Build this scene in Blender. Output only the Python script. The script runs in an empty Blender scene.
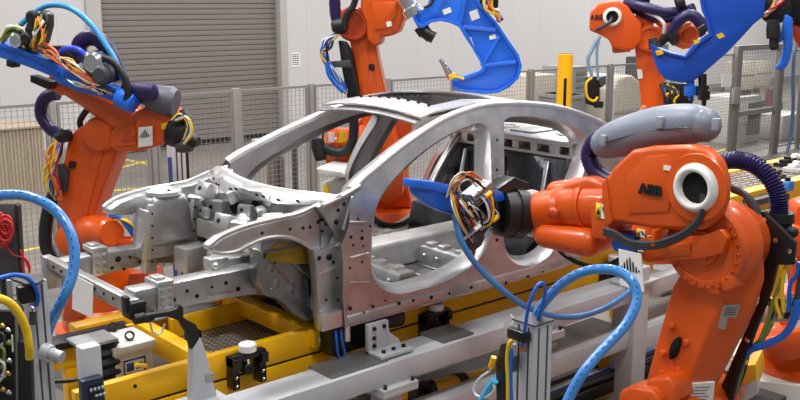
import bpy, bmesh, math, random
from mathutils import Vector, Matrix
random.seed(7)
PI = math.pi
SC = bpy.context.scene
COL = SC.collection
V = Vector

# ------------------------------------------------------------------ camera
F_PX, HOR, CAM_Z, VPX = 950.0, 4.0, 3.1, 1510.0
PITCH = math.atan((200 - HOR) / F_PX)
YAW = math.atan((VPX - 400) / math.hypot(F_PX, 200 - HOR))
CAM = V((0, 0, CAM_Z))
FW = V((math.cos(YAW) * math.cos(PITCH), math.sin(YAW) * math.cos(PITCH), -math.sin(PITCH)))
RT = V((math.sin(YAW), -math.cos(YAW), 0))
UP = RT.cross(FW)
cd = bpy.data.cameras.new('camera')
cam = bpy.data.objects.new('camera', cd)
COL.objects.link(cam)
cd.sensor_width = 36.0
cd.lens = 36.0 * F_PX / 800.0
cd.clip_end = 200
M3 = Matrix((RT, UP, -FW)).transposed()
cam.matrix_world = Matrix.Translation(CAM) @ M3.to_4x4()
SC.camera = cam
SC.view_settings.view_transform = 'Standard'
SC.view_settings.look = 'None'
SC.view_settings.gamma = 1.0
SC.view_settings.use_curve_mapping = False
SC.view_settings.exposure = -0.08
try:
    SC.cycles.use_denoising = True
    SC.cycles.max_bounces = 6
    SC.cycles.glossy_bounces = 4
    SC.cycles.diffuse_bounces = 3
except Exception:
    pass


# survey helpers: where a sight line of the photograph meets a plane of the hall
def ray(px, py):
    return FW * F_PX + RT * (px - 400) + UP * (200 - py)


def AX(px, py, x):
    r = ray(px, py); return CAM + r * ((x - CAM.x) / r.x)


def AY(px, py, y):
    r = ray(px, py); return CAM + r * ((y - CAM.y) / r.y)


def AZ(px, py, z):
    r = ray(px, py); return CAM + r * ((z - CAM.z) / r.z)


def AD(px, py, d):
    r = ray(px, py); return CAM + r * (d / F_PX)


def AP(px, py, pl):
    """pl = (point, normal)"""
    r = ray(px, py)
    return CAM + r * ((pl[0] - CAM).dot(pl[1]) / r.dot(pl[1]))


# ------------------------------------------------------------------ materials
def lin(c):
    return tuple(((v / 255) / 12.92 if v / 255 <= .04045 else ((v / 255 + .055) / 1.055) ** 2.4) for v in c)


MATS = {}


def mat(name, rgb, rough=.5, metal=0.0, noise=0.0, nscale=8.0, bump=0.0, bscale=60.0, coat=0.0, spec=.5, trans=0.0, alpha=1.0):
    m = bpy.data.materials.new(name); m.use_nodes = True
    nt = m.node_tree; b = nt.nodes['Principled BSDF']
    c = lin(rgb)
    b.inputs['Base Color'].default_value = (*c, 1)
    b.inputs['Roughness'].default_value = rough
    b.inputs['Metallic'].default_value = metal
    b.inputs['Coat Weight'].default_value = coat
    b.inputs['Specular IOR Level'].default_value = spec
    b.inputs['Transmission Weight'].default_value = trans
    b.inputs['Alpha'].default_value = alpha
    tc = nt.nodes.new('ShaderNodeTexCoord')
    if noise:
        n = nt.nodes.new('ShaderNodeTexNoise'); n.inputs['Scale'].default_value = nscale; n.inputs['Detail'].default_value = 5
        nt.links.new(tc.outputs['Object'], n.inputs['Vector'])
        r = nt.nodes.new('ShaderNodeValToRGB')
        r.color_ramp.elements[0].position = .3; r.color_ramp.elements[1].position = .7
        r.color_ramp.elements[0].color = (*[max(0, v * (1 - noise)) for v in c], 1)
        r.color_ramp.elements[1].color = (*[min(1, v * (1 + noise)) for v in c], 1)
        nt.links.new(n.outputs['Fac'], r.inputs['Fac'])
        nt.links.new(r.outputs['Color'], b.inputs['Base Color'])
    if bump:
        n2 = nt.nodes.new('ShaderNodeTexNoise'); n2.inputs['Scale'].default_value = bscale
        nt.links.new(tc.outputs['Object'], n2.inputs['Vector'])
        bp = nt.nodes.new('ShaderNodeBump'); bp.inputs['Strength'].default_value = bump; bp.inputs['Distance'].default_value = .02
        nt.links.new(n2.outputs['Fac'], bp.inputs['Height'])
        nt.links.new(bp.outputs['Normal'], b.inputs['Normal'])
    MATS[name] = m
    return m


ORANGE = mat('robot orange paint', (218, 86, 12), .34, noise=.05, nscale=3, coat=.15)
ORANGE_D = mat('robot red orange paint', (190, 66, 16), .35, noise=.05, coat=.3)
BLUE = mat('gun blue paint', (28, 106, 224), .36, coat=.2)
YELLOW = mat('safety yellow paint', (250, 186, 8), .4, noise=.06, nscale=4)
STEEL = mat('zinc coated steel', (180, 180, 181), .4, metal=.86, noise=.22, nscale=6, bump=.3, bscale=7)
STEEL_L = mat('bright pressed steel', (208, 207, 207), .36, metal=.85, noise=.08, nscale=6, bump=.25, bscale=8)
STEEL_D = mat('dull inner steel', (140, 139, 140), .3, metal=.92, noise=.16, nscale=7, bump=.15, bscale=16)
STEEL_I = mat('inner zinc steel', (196, 195, 195), .5, metal=.55, noise=.14, nscale=7)
WHITE_F = mat('frame off white paint', (184, 187, 191), .5, noise=.03)
WHITE = mat('white plastic', (236, 236, 232), .35)
PAPER = mat('white paper', (238, 238, 236), .8)
BLACK = mat('black rubber', (22, 22, 24), .5)
BLACK_G = mat('black satin metal', (18, 18, 20), .35)
HOLE = mat('dark recess', (10, 10, 11), .9)
NAVY = mat('navy ribbed hose', (34, 26, 78), .38)
SKYB = mat('light blue hose', (92, 160, 222), .3, coat=.3)
BLUE_T = mat('bright blue air tube', (30, 104, 214), .3)
YEL_T = mat('yellow cable', (238, 196, 24), .4)
RED_T = mat('red cable', (188, 30, 34), .4)
ORA_T = mat('orange cable', (228, 110, 50), .4)
WHI_T = mat('white cable', (222, 222, 220), .4)
GREY_T = mat('dark grey cable', (58, 60, 66), .45)
GREEN_T = mat('green cable', (120, 140, 60), .45)
ALU = mat('aluminium profile', (204, 206, 210), .4, metal=.5)
GALV = mat('galvanised fence steel', (146, 144, 142), .5, metal=.35)
HOSE_G = mat('grey protective sleeve', (124, 132, 148), .42, noise=.05)
GREY_P = mat('grey painted steel', (150, 152, 154), .5)
GREY_D = mat('dark grey plastic', (64, 66, 70), .5)
LGREY = mat('light grey cabinet paint', (204, 204, 198), .5)
BRASS = mat('brass fitting', (190, 160, 80), .35, metal=.9)
COPPER = mat('copper electrode', (170, 110, 84), .35, metal=.9)
CARD = mat('brown cardboard', (190, 162, 128), .8, noise=.08)
TAN = mat('tan board', (172, 156, 134), .8, noise=.1, nscale=20)
BEIGE = mat('beige crate', (208, 198, 184), .7, noise=.05)
SIGN_B = mat('sign dark ink', (40, 60, 80), .7)
SIGN_Y = mat('warning yellow', (240, 200, 20), .5)
CHROME = mat('chrome', (220, 222, 226), .15, metal=1.0)


# ------------------------------------------------------------------ mesh builder
class MB:
    def __init__(s):
        s.bm = bmesh.new()

    def poly(s, pts):
        vs = [s.bm.verts.new(p) for p in pts]
        return s.bm.faces.new(vs)

    def box(s, a, b, R=None, c=None):
        x0, y0, z0 = [min(p, q) for p, q in zip(a, b)]; x1, y1, z1 = [max(p, q) for p, q in zip(a, b)]
        P = [V((x, y, z)) for z in (z0, z1) for y in (y0, y1) for x in (x0, x1)]
        if R is not None:
            o = V(c) if c is not None else V(((x0 + x1) / 2, (y0 + y1) / 2, (z0 + z1) / 2))
            P = [o + R @ (p - o) for p in P]
        v = [s.bm.verts.new(p) for p in P]
        for f in ((0, 2, 3, 1), (4, 5, 7, 6), (0, 1, 5, 4), (2, 6, 7, 3), (0, 4, 6, 2), (1, 3, 7, 5)):
            s.bm.faces.new([v[i] for i in f])
        return s

    def beam(s, p0, p1, w, h, up=(0, 0, 1)):
        """rectangular bar from p0 to p1, w sideways, h along up"""
        p0, p1 = V(p0), V(p1); d = (p1 - p0).normalized(); up = V(up)
        if abs(d.dot(up)) > .98: up = V((1, 0, 0))
        sd = d.cross(up).normalized(); u = sd.cross(d)
        ring = [sd * (w / 2) * i + u * (h / 2) * j for i, j in ((-1, -1), (1, -1), (1, 1), (-1, 1))]
        A = [s.bm.verts.new(p0 + q) for q in ring]; B = [s.bm.verts.new(p1 + q) for q in ring]
        s.bm.faces.new(A[::-1]); s.bm.faces.new(B)
        for i in range(4):
            s.bm.faces.new((A[i], A[(i + 1) % 4], B[(i + 1) % 4], B[i]))
        return s

    def lathe(s, p0, d, prof, seg=24, caps=True):
        """prof = [(dist along d, radius)]"""
        p0, d = V(p0), V(d).normalized()
        a = d.orthogonal().normalized(); b = d.cross(a)
        rings = []
        for h, r in prof:
            if r <= 1e-5:
                rings.append([s.bm.verts.new(p0 + d * h)])
            else:
                rings.append([s.bm.verts.new(p0 + d * h + (a * math.cos(t) + b * math.sin(t)) * r) for t in [2 * PI * i / seg for i in range(seg)]])
        for A, B in zip(rings, rings[1:]):
            for i in range(seg):
                j = (i + 1) % seg
                if len(A) == 1 and len(B) == 1: continue
                if len(A) == 1: s.bm.faces.new((A[0], B[j], B[i]))
                elif len(B) == 1: s.bm.faces.new((A[i], A[j], B[0]))
                else: s.bm.faces.new((A[i], A[j], B[j], B[i]))
        if caps:
            if len(rings[0]) > 1: s.bm.faces.new(rings[0][::-1])
            if len(rings[-1]) > 1: s.bm.faces.new(rings[-1])
        return s

    def cyl(s, p0, p1, r0, r1=None, seg=20):
        p0, p1 = V(p0), V(p1)
        return s.lathe(p0, p1 - p0, [(0, r0), ((p1 - p0).length, r0 if r1 is None else r1)], seg)

    def ringd(s, c, d, ro, ri, h, seg=28):
        """flat ring of height h along d"""
        return s.lathe(c, d, [(0, ri), (0, ro), (h * .7, ro), (h, ro - (ro - ri) * .25), (h, ri + (ro - ri) * .2), (h * .8, ri), (0, ri)], seg, caps=False)

    def ball(s, c, r, sc=(1, 1, 1), seg=16, R=None):
        n0 = len(s.bm.verts)
        m = Matrix.Translation(V(c)) @ (R.to_4x4() if R is not None else Matrix()) @ Matrix.Diagonal((r * sc[0], r * sc[1], r * sc[2], 1))
        bmesh.ops.create_uvsphere(s.bm, u_segments=seg, v_segments=max(6, seg // 2), radius=1, matrix=m)
        return s

    def tube(s, pts, r, seg=8, n=6, smooth=True, ribs=0.0, caps=True):
        pts = [V(p) for p in pts]
        if smooth and len(pts) > 2: pts = spline(pts, n)
        N = len(pts)
        rad = (lambda i: r(i / (N - 1))) if callable(r) else (lambda i: r)
        t0 = (pts[1] - pts[0]).normalized(); nrm = t0.orthogonal().normalized()
        rings = []
        for i, p in enumerate(pts):
            t = (pts[min(i + 1, N - 1)] - pts[max(i - 1, 0)]).normalized()
            nrm = (nrm - t * nrm.dot(t))
            nrm = nrm.normalized() if nrm.length > 1e-6 else t.orthogonal().normalized()
            b = t.cross(nrm)
            rr = rad(i) * (1 + (ribs if i % 2 else -ribs))
            rings.append([s.bm.verts.new(p + (nrm * math.cos(a) + b * math.sin(a)) * rr) for a in [2 * PI * k / seg for k in range(seg)]])
        for A, B in zip(rings, rings[1:]):
            for i in range(seg):
                j = (i + 1) % seg
                s.bm.faces.new((A[i], A[j], B[j], B[i]))
        if caps:
            s.bm.faces.new(rings[0][::-1]); s.bm.faces.new(rings[-1])
        return s

    def prism(s, pts, off):
        """flat outline pulled by the vector off"""
        off = V(off); A = [s.bm.verts.new(V(p)) for p in pts]; B = [s.bm.verts.new(V(p) + off) for p in pts]
        f0 = s.bm.faces.new(A); f1 = s.bm.faces.new(B[::-1])
        for i in range(len(A)):
            j = (i + 1) % len(A)
            s.bm.faces.new((A[j], A[i], B[i], B[j]))
        return s

    def strip(s, L0, L1):
        A = [s.bm.verts.new(V(p)) for p in L0]; B = [s.bm.verts.new(V(p)) for p in L1]
        for i in range(len(A) - 1):
            s.bm.faces.new((A[i], A[i + 1], B[i + 1], B[i]))
        return s

    def sheet(s, pts, t=.004):
        """open sheet solidified later"""
        return s.poly(pts)

    def build(s, name, m, parent=None, bevel=0.0, bseg=2, solid=0.0, ang=35, label=None, flat=False):
        bm = s.bm
        bmesh.ops.recalc_face_normals(bm, faces=bm.faces)
        if solid:
            bmesh.ops.solidify(bm, geom=list(bm.faces), thickness=solid)
            bmesh.ops.recalc_face_normals(bm, faces=bm.faces)
        if bevel:
            ed = [e for e in bm.edges if len(e.link_faces) == 2 and e.calc_face_angle(0) > math.radians(30)]
            bmesh.ops.bevel(bm, geom=ed, offset=bevel, segments=bseg, profile=.5, affect='EDGES', clamp_overlap=True)
        th = math.radians(ang)
        for f in bm.faces: f.smooth = not flat
        for e in bm.edges:
            e.smooth = len(e.link_faces) == 2 and e.calc_face_angle(0) < th
        xs = [v.co for v in bm.verts]
        lo = V([min(p[i] for p in xs) for i in range(3)]); hi = V([max(p[i] for p in xs) for i in range(3)])
        base = V(((lo.x + hi.x) / 2, (lo.y + hi.y) / 2, lo.z))
        for v in bm.verts: v.co -= base
        me = bpy.data.meshes.new(name); bm.to_mesh(me); bm.free()
        for mm in (m if isinstance(m, (list, tuple)) else [m]): me.materials.append(mm)
        o = bpy.data.objects.new(name, me); COL.objects.link(o)
        w = base.copy()
        if parent is not None:
            o.parent = parent
            w = base - wloc(parent)
        o.location = w
        if label: o['label'] = label
        return o


def wloc(o):
    p = V(o.location)
    while o.parent is not None:
        o = o.parent; p = p + V(o.location)
    return p


def spline(pts, n=6):
    out = []
    P = [pts[0] * 2 - pts[1]] + pts + [pts[-1] * 2 - pts[-2]]
    for i in range(1, len(P) - 2):
        a, b, c, d = P[i - 1], P[i], P[i + 1], P[i + 2]
        for k in range(n):
            t = k / n
            out.append(.5 * ((2 * b) + (c - a) * t + (2 * a - 5 * b + 4 * c - d) * t * t + (3 * b - a - 3 * c + d) * t ** 3))
    out.append(pts[-1])
    return out


def thing(name, label, cat, loc, group=None):
    o = bpy.data.objects.new(name, None); COL.objects.link(o)
    o.location = V(loc); o.empty_display_size = .1
    o['label'] = label; o['category'] = cat
    if group: o['group'] = group
    return o


def tag(o, label, cat, group=None, kind=None):
    o['label'] = label; o['category'] = cat
    if group: o['group'] = group
    if kind: o['kind'] = kind
    return o


def struct(o):
    o['kind'] = 'structure'; return o


def clone(root, d, label=None):
    """copy a thing with its parts and sub-parts, moved by d"""
    r = root.copy(); COL.objects.link(r); r.location = V(root.location) + V(d)
    if label: r['label'] = label
    for ch in [o for o in list(COL.objects) if o.parent == root]:
        c = ch.copy(); COL.objects.link(c); c.parent = r
        for g in [o for o in list(COL.objects) if o.parent == ch]:
            h = g.copy(); COL.objects.link(h); h.parent = c
    return r


def text_mesh(txt, size, origin, ex, ey, name, m, parent=None, depth=.002, bold=0.0, align='CENTER'):
    cu = bpy.data.curves.new(name, 'FONT'); cu.body = txt; cu.size = size; cu.align_x = align; cu.align_y = 'CENTER'
    cu.extrude = depth; cu.offset = bold
    ob = bpy.data.objects.new(name, cu); COL.objects.link(ob)
    dg = bpy.context.evaluated_depsgraph_get()
    me = bpy.data.meshes.new_from_object(ob.evaluated_get(dg))
    bpy.data.objects.remove(ob); bpy.data.curves.remove(cu)
    me.name = name; me.materials.clear(); me.materials.append(m)
    ex, ey = V(ex).normalized(), V(ey).normalized(); ez = ex.cross(ey)
    R = Matrix((ex, ey, ez)).transposed()
    for v in me.vertices: v.co = R @ v.co
    o = bpy.data.objects.new(name, me); COL.objects.link(o)
    w = V(origin)
    if parent is not None:
        o.parent = parent; w = w - wloc(parent)
    o.location = w
    return o


def absorb(dst, src):
    """weld the faces of src (holes, beads, print) into the mesh of the part they lie on"""
    off = wloc(src) - wloc(dst)
    me = dst.data
    n0 = len(me.materials)
    idx = {}
    for i, m in enumerate(src.data.materials):
        k = next((j for j, q in enumerate(me.materials) if q == m), None)
        if k is None:
            me.materials.append(m); k = len(me.materials) - 1
        idx[i] = k
    bm = bmesh.new(); bm.from_mesh(me)
    b2 = bmesh.new(); b2.from_mesh(src.data)
    mp = {}
    for v in b2.verts: mp[v] = bm.verts.new(v.co + off)
    for fc in b2.faces:
        nf = bm.faces.new([mp[v] for v in fc.verts]); nf.material_index = idx.get(fc.material_index, 0); nf.smooth = fc.smooth
    bm.to_mesh(me); bm.free(); b2.free()
    bpy.data.objects.remove(src)
    return dst
# ------------------------------------------------------------------ setting
def brick_floor():
    m = bpy.data.materials.new('polished concrete'); m.use_nodes = True
    nt = m.node_tree; b = nt.nodes['Principled BSDF']
    tc = nt.nodes.new('ShaderNodeTexCoord')
    n = nt.nodes.new('ShaderNodeTexNoise'); n.inputs['Scale'].default_value = .7; n.inputs['Detail'].default_value = 7
    r = nt.nodes.new('ShaderNodeValToRGB')
    r.color_ramp.elements[0].position = .35; r.color_ramp.elements[0].color = (*lin((112, 107, 102)), 1)
    r.color_ramp.elements[1].position = .7; r.color_ramp.elements[1].color = (*lin((132, 126, 120)), 1)
    nt.links.new(tc.outputs['Object'], n.inputs['Vector']); nt.links.new(n.outputs['Fac'], r.inputs['Fac'])
    nt.links.new(r.outputs['Color'], b.inputs['Base Color'])
    b.inputs['Roughness'].default_value = .42
    return m


WALL_Y = 18.7
f = MB(); f.box((-6, -4, -.1), (40, WALL_Y + .4, 0)); struct(f.build('floor', brick_floor()))


def wall_mat():
    m = mat('white wall panel', (200, 198, 199), .6)
    nt = m.node_tree; b = nt.nodes['Principled BSDF']
    tc = nt.nodes.new('ShaderNodeTexCoord')
    w = nt.nodes.new('ShaderNodeTexBrick')
    w.offset = 0; w.inputs['Scale'].default_value = 1
    w.inputs['Brick Width'].default_value = 1.2; w.inputs['Row Height'].default_value = 30
    w.inputs['Mortar Size'].default_value = .006
    c = lin((200, 198, 199))
    w.inputs['Color1'].default_value = (*c, 1); w.inputs['Color2'].default_value = (*[v * .97 for v in c], 1)
    w.inputs['Mortar'].default_value = (*[v * .8 for v in c], 1)
    mp = nt.nodes.new('ShaderNodeMapping'); mp.inputs['Rotation'].default_value = (PI / 2, 0, 0); mp.inputs['Location'].default_value = (0, 0, 3)
    nt.links.new(tc.outputs['Object'], mp.inputs['Vector']); nt.links.new(mp.outputs['Vector'], w.inputs['Vector'])
    nt.links.new(w.outputs['Color'], b.inputs['Base Color'])
    return m


# door opening in the back wall, from the photograph's sight lines
dx0 = AY(100, 20, WALL_Y).x; dx1 = AY(281, 60, WALL_Y).x
WM = wall_mat()
w = MB()
w.box((-6, WALL_Y, 0), (dx0, WALL_Y + .3, 9)); w.box((dx1, WALL_Y, 0), (40, WALL_Y + .3, 9)); w.box((dx0, WALL_Y, 5.2), (dx1, WALL_Y + .3, 9))
struct(w.build('wall_back', WM))
# roller door: each lath curved, one mesh
DOOR = mat('roller door grey', (132, 125, 122), .5, metal=.2)
w = MB(); z = .12; k = .115
prof = []
while z < 5.3:
    prof += [(z, .0), (z + .006, -.024), (z + .05, -.03), (z + .103, -.026), (z + .108, .0)]
    z += k
w.strip([(dx0, WALL_Y + .17 + y, zz) for zz, y in prof], [(dx1, WALL_Y + .17 + y, zz) for zz, y in prof])
door = struct(w.build('door_1', DOOR, ang=50))
w = MB(); w.box((dx0, WALL_Y + .1, 0), (dx1, WALL_Y + .16, .12)); w.build('bottom_seal', BLACK, door)
JAMB = mat('door jamb grey', (176, 172, 170), .5)
w = MB(); w.box((dx1 - .02, WALL_Y - .05, 0), (dx1 + .17, WALL_Y + .2, 5.3)); w.box((dx0 - .3, WALL_Y - .05, 0), (dx0 + .02, WALL_Y + .2, 5.3)); w.box((dx0 - .3, WALL_Y - .05, 5.2), (dx1 + .17, WALL_Y + .2, 5.5))
struct(w.build('trim_1', JAMB, bevel=.01))
# baseboard band at the foot of the wall left of the door
w = MB(); w.box((-6, WALL_Y - .03, 0), (dx0 - .31, WALL_Y, .25)); w.box((dx1 + .18, WALL_Y - .03, 0), (40, WALL_Y, .25)); struct(w.build('baseboard_back', mat('base grey', (150, 146, 142), .6)))

# yellow floor lines
LINE = mat('floor marking yellow', (222, 190, 70), .6, noise=.1, nscale=9)
w = MB()
def fline(a, b, wd=.1):
    p, q = AZ(*a, 0), AZ(*b, 0); w.beam(V((p.x, p.y, .0)), V((q.x, q.y, .0)), wd, .004)
fline((-60, 184), (52, 176)); fline((100, 173), (150, 160)); fline((118, 158), (152, 165)); fline((0, 255), (46, 246)); fline((100, 192), (166, 186), .14)
fline((585, 400), (668, 378), .08); fline((690, 160), (745, 143)); fline((620, 196), (560, 210))
struct(w.build('trim_2', LINE))

# notice on the wall
t = thing('wall_notice', 'small white notice with blue text on the pale wall right of the roller door', 'notice', AY(297, 65, WALL_Y - .01))
p0, p1 = AY(291.5, 53, WALL_Y - .012), AY(300, 66.5, WALL_Y - .012)
w = MB(); w.box((p0.x, WALL_Y - .012, p1.z), (p1.x, WALL_Y - .002, p0.z)); w.build('sheet', PAPER, t)
w = MB()
for k in range(6):
    zz = p0.z - (k + .9) * (p0.z - p1.z) / 7.2
    n = 3
    for j in range(n):
        a = p0.x + (p1.x - p0.x) * (.1 + .28 * j); w.box((a, WALL_Y - .016, zz - .012), (a + (p1.x - p0.x) * .2, WALL_Y - .012, zz + .012))
w.build('printed_lines', SIGN_B, t)

# ------------------------------------------------------------------ light
W = bpy.data.worlds.new('hall light'); SC.world = W; W.use_nodes = True
nt = W.node_tree; bg = nt.nodes['Background']
tc = nt.nodes.new('ShaderNodeTexCoord'); sx = nt.nodes.new('ShaderNodeSeparateXYZ'); rp = nt.nodes.new('ShaderNodeValToRGB')
nt.links.new(tc.outputs['Generated'], sx.inputs['Vector']); nt.links.new(sx.outputs['Z'], rp.inputs['Fac'])
rp.color_ramp.elements[0].position = 0; rp.color_ramp.elements[0].color = (.66, .63, .61, 1)
rp.color_ramp.elements[1].position = .55; rp.color_ramp.elements[1].color = (.95, .96, 1, 1)
e = rp.color_ramp.elements.new(.2); e.color = (.76, .75, .74, 1)
nt.links.new(rp.outputs['Color'], bg.inputs['Color']); bg.inputs['Strength'].default_value = .40


def lamp(loc, size, e, aim=None, col=(1, .98, .95)):
    l = bpy.data.lights.new('unseen_area_lamp', 'AREA'); l.shape = 'RECTANGLE'; l.size = size[0]; l.size_y = size[1]; l.energy = e; l.color = col
    o = bpy.data.objects.new('unseen_area_lamp', l); COL.objects.link(o); o.location = loc
    if aim is not None:
        o.rotation_euler = (V(aim) - V(loc)).to_track_quat('-Z', 'Y').to_euler()
    return o


for x, y, e in ((1.0, 1.0, 300), (6.5, 1.5, 260), (1.5, 6.5, 420), (6.5, 6.5, 420), (12, 6, 420), (3, 13, 420), (10, 14, 420), (17, 13, 520), (24, 13, 700), (31, 14, 900), (-3, 13, 380)):  # unseen overhead lamps; those towards the right added to brighten the back wall
    lamp((x, y, 8.5), (1.6, .5), e * .96)
# ------------------------------------------------------------------ the car body
YC = 5.10            # middle of the car
YS = 4.30            # outer face of the near side


def yside(z):
    """tumblehome of the body side"""
    t = max(0.0, (z - 1.78) / .62)
    return YS + .25 * t ** 1.35


def AS(px, py, off=0.0):
    y = YS
    for _ in range(12):
        p = AY(px, py, y + off); y = yside(p.z)
    return AY(px, py, y + off)


def mir(p):
    return V((p[0], 2 * YC - p[1], p[2]))


car = thing('car_body_shell', 'bare silver steel car body without doors or bonnet standing on the yellow carriage', 'car body', (4.3, YC, 1.15))


def smooth_loop(pts, n=3):
    N = len(pts); out = []
    for i in range(N):
        a, b, c, d = pts[i - 1], pts[i], pts[(i + 1) % N], pts[(i + 2) % N]
        for k in range(n):
            t = k / n
            out.append(.5 * ((2 * b) + (c - a) * t + (2 * a - 5 * b + 4 * c - d) * t * t + (3 * b - a - 3 * c + d) * t ** 3))
    return out


outer_px = [(345, 328), (343, 300), (343, 262), (341, 246), (349, 224), (350, 206), (354, 190), (364, 179), (375, 170), (388, 159), (400, 149.5), (415, 138.5), (430, 128.5), (450, 117.5), (475, 108.5), (500, 104.5), (530, 104.5), (560, 108), (585, 115.5), (605, 124.5)]
OUT = [AS(*q) for q in outer_px]
OUT += [V((x, yside(z), z)) for x, z in ((6.10, 2.09), (6.35, 1.985), (6.6, 1.95), (6.85, 1.93), (6.95, 1.85), (6.97, 1.55), (6.9, 1.38), (6.55, 1.36))]
cx, cz, cr = 5.98, 1.28, .40
OUT += [V((cx + cr * math.cos(a), YS, cz + cr * math.sin(a))) for a in [math.radians(d) for d in range(10, 172, 16)]]
OUT += [V((5.55, YS, 1.22)), AS(560, 269)]
front_px = [(374, 215), (379, 200), (388, 186), (402, 170), (418, 155.5), (434, 143.5), (452, 133), (467, 126.5), (478, 123), (486, 126), (490, 136), (491, 165), (492, 200), (493, 222), (489, 243), (478, 260), (462, 273), (440, 284), (415, 291), (400, 294), (387, 291), (376, 282), (371, 268), (371, 248), (372, 232)]
rear_px = [(504, 124), (507, 118.5), (515, 116.5), (535, 117), (560, 122), (576, 129), (585, 139), (588, 152), (586, 165), (581, 180), (574, 200), (566, 222), (558, 242), (549, 256), (535, 265), (519, 265), (508, 256), (504, 240), (504, 200), (504, 150)]
HF = smooth_loop([AS(*q) for q in front_px]); HR = smooth_loop([AS(*q) for q in rear_px])


def side_panel(sign, off=0.0, grow=0.0):
    """outer skin: outline with the two door openings, following the tumblehome"""
    bm = bmesh.new()
    loops = [OUT, HF, HR]
    for L in loops:
        vs = [bm.verts.new((p.x, 0, p.z)) for p in L]
        for i in range(len(vs)): bm.edges.new((vs[i], vs[(i + 1) % len(vs)]))
    bmesh.ops.triangle_fill(bm, use_beauty=True, use_dissolve=False, edges=list(bm.edges), normal=(0, -1, 0))
    for zz in [1.78 + .04 * i for i in range(17)]:
        bmesh.ops.bisect_plane(bm, geom=list(bm.verts) + list(bm.edges) + list(bm.faces), plane_co=(0, 0, zz), plane_no=(0, 0, 1))
    for v in bm.verts:
        y = yside(v.co.z) + off
        v.co.y = y if sign > 0 else 2 * YC - y
    return bm


def ring_strip(mb, L, d0, d1, shrink, sign=1):
    """lip of a door opening running inwards"""
    c = sum((p for p in L), V()) / len(L)
    A = []; B = []; C = []
    for p in L:
        q = p + (V((c.x, 0, c.z)) - V((p.x, 0, p.z))).normalized() * shrink
        a = V((p.x, p.y + d0, p.z)); m_ = (p * .45 + q * .55); m_ = V((m_.x, m_.y + d0 + (d1 - d0) * .25, m_.z)); b = V((q.x, q.y + d1, q.z))
        if sign < 0: a, m_, b = mir(a), mir(m_), mir(b)
        A.append(a); C.append(m_); B.append(b)
    mb.strip(A + [A[0]], C + [C[0]]); mb.strip(C + [C[0]], B + [B[0]])


for sign in (1, -1):
    mb = MB(); mb.bm.free(); mb.bm = side_panel(sign)
    sp = mb.build('side_panel', STEEL, car, solid=.0, ang=40)
    mb = MB()
    for L in (HF, HR): ring_strip(mb, L, .0, .11, .055, sign)
    bmesh.ops.remove_doubles(mb.bm, verts=mb.bm.verts, dist=1e-4)
    mb.build('door_flange', STEEL_L, sp, ang=60)
    # inner reinforcement, a skin of its own 12 cm further in
    mb = MB(); mb.bm.free(); mb.bm = side_panel(sign, .11)
    mb.build('inner_panel', STEEL_I, sp, ang=40)
    # roof rail, rounded
    rp_ = [OUT[i] + V((0, .03, -.012)) for i in range(6, 20)] + [V((6.1, yside(2.09) + .03, 2.085)), V((6.35, yside(1.985) + .03, 1.98)), V((6.6, yside(1.95) + .03, 1.945)), V((6.9, yside(1.93) + .03, 1.92))]
    if sign < 0: rp_ = [mir(p) for p in rp_]
    mb = MB(); mb.tube(rp_, .038, seg=10, n=4); mb.build('roof_rail', STEEL_L, car, ang=60)
    # rocker panel lower box
    a, b = AS(347, 326), AS(560, 266)
    mb = MB(); x0, x1 = a.x, 5.55
    mb.prism([V((x0, YS + .01, 1.205)), V((x0, YS - .012, 1.215)), V((x0, YS - .012, 1.262)), V((x0, YS + .01, 1.278)), V((x0, YS + .16, 1.278)), V((x0, YS + .16, 1.2))], (x1 - x0, 0, 0))
    o = mb.build('rocker', STEEL, car, bevel=.012)
    if sign < 0: o.location.y = -o.location.y
    # fixing holes and stamped details on the hinge pillar and rocker
    if sign > 0:
        mb = MB()
        for px, py, r in ((351, 237, .010), (353, 245, .008), (362, 231, .008), (362, 238, .013), (363, 246, .007), (350, 268, .008), (362, 262, .008), (370, 226, .008), (358, 219, .008), (349, 308, .012), (372, 306, .01), (398, 303, .012), (412, 300, .01), (430, 297, .014), (448, 293, .01), (470, 287, .012), (506, 283, .012), (528, 276, .014), (543, 271, .012), (497, 240, .012), (498, 200, .012), (497, 170, .01), (497, 140, .01), (363, 312, .006), (384, 300, .006)):
            p = AS(px, py); mb.cyl((p.x, p.y - .008 if py > 285 else p.y + .004, p.z), (p.x, p.y - (.015 if py > 285 else .003), p.z), r, seg=12)
        absorb(sp, mb.build('fixing_holes', HOLE, sp))
        mb = MB()
        for (a, b) in (((349, 222), (366, 222)), ((350, 258), (368, 253)), ((350, 282), (370, 282)), ((376, 309), (440, 297))):
            p, q = AS(*a), AS(*b); mb.beam(p + V((0, -.004, 0)), q + V((0, -.004, 0)), .012, .012)
        absorb(sp, mb.build('pressed_bead', STEEL_L, sp, bevel=.003))

# roof: front header, sunroof frame, rear roof skin
def crown(x, t):
    """roof surface: t across, 0 near rail .. 1 far rail"""
    zr = [(3.95, 2.325), (4.3, 2.395), (4.7, 2.425), (5.1, 2.40), (5.45, 2.34), (5.7, 2.25)]
    for (a, za), (b, zb) in zip(zr, zr[1:]):
        if x <= b or b == 5.7:
            u = (x - a) / (b - a); z = za + (zb - za) * u; break
    y0 = yside(z) + .03; y1 = 2 * YC - y0
    return V((x, y0 + (y1 - y0) * t, z + .05 * 4 * t * (1 - t) * .8 + .008))


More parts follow.
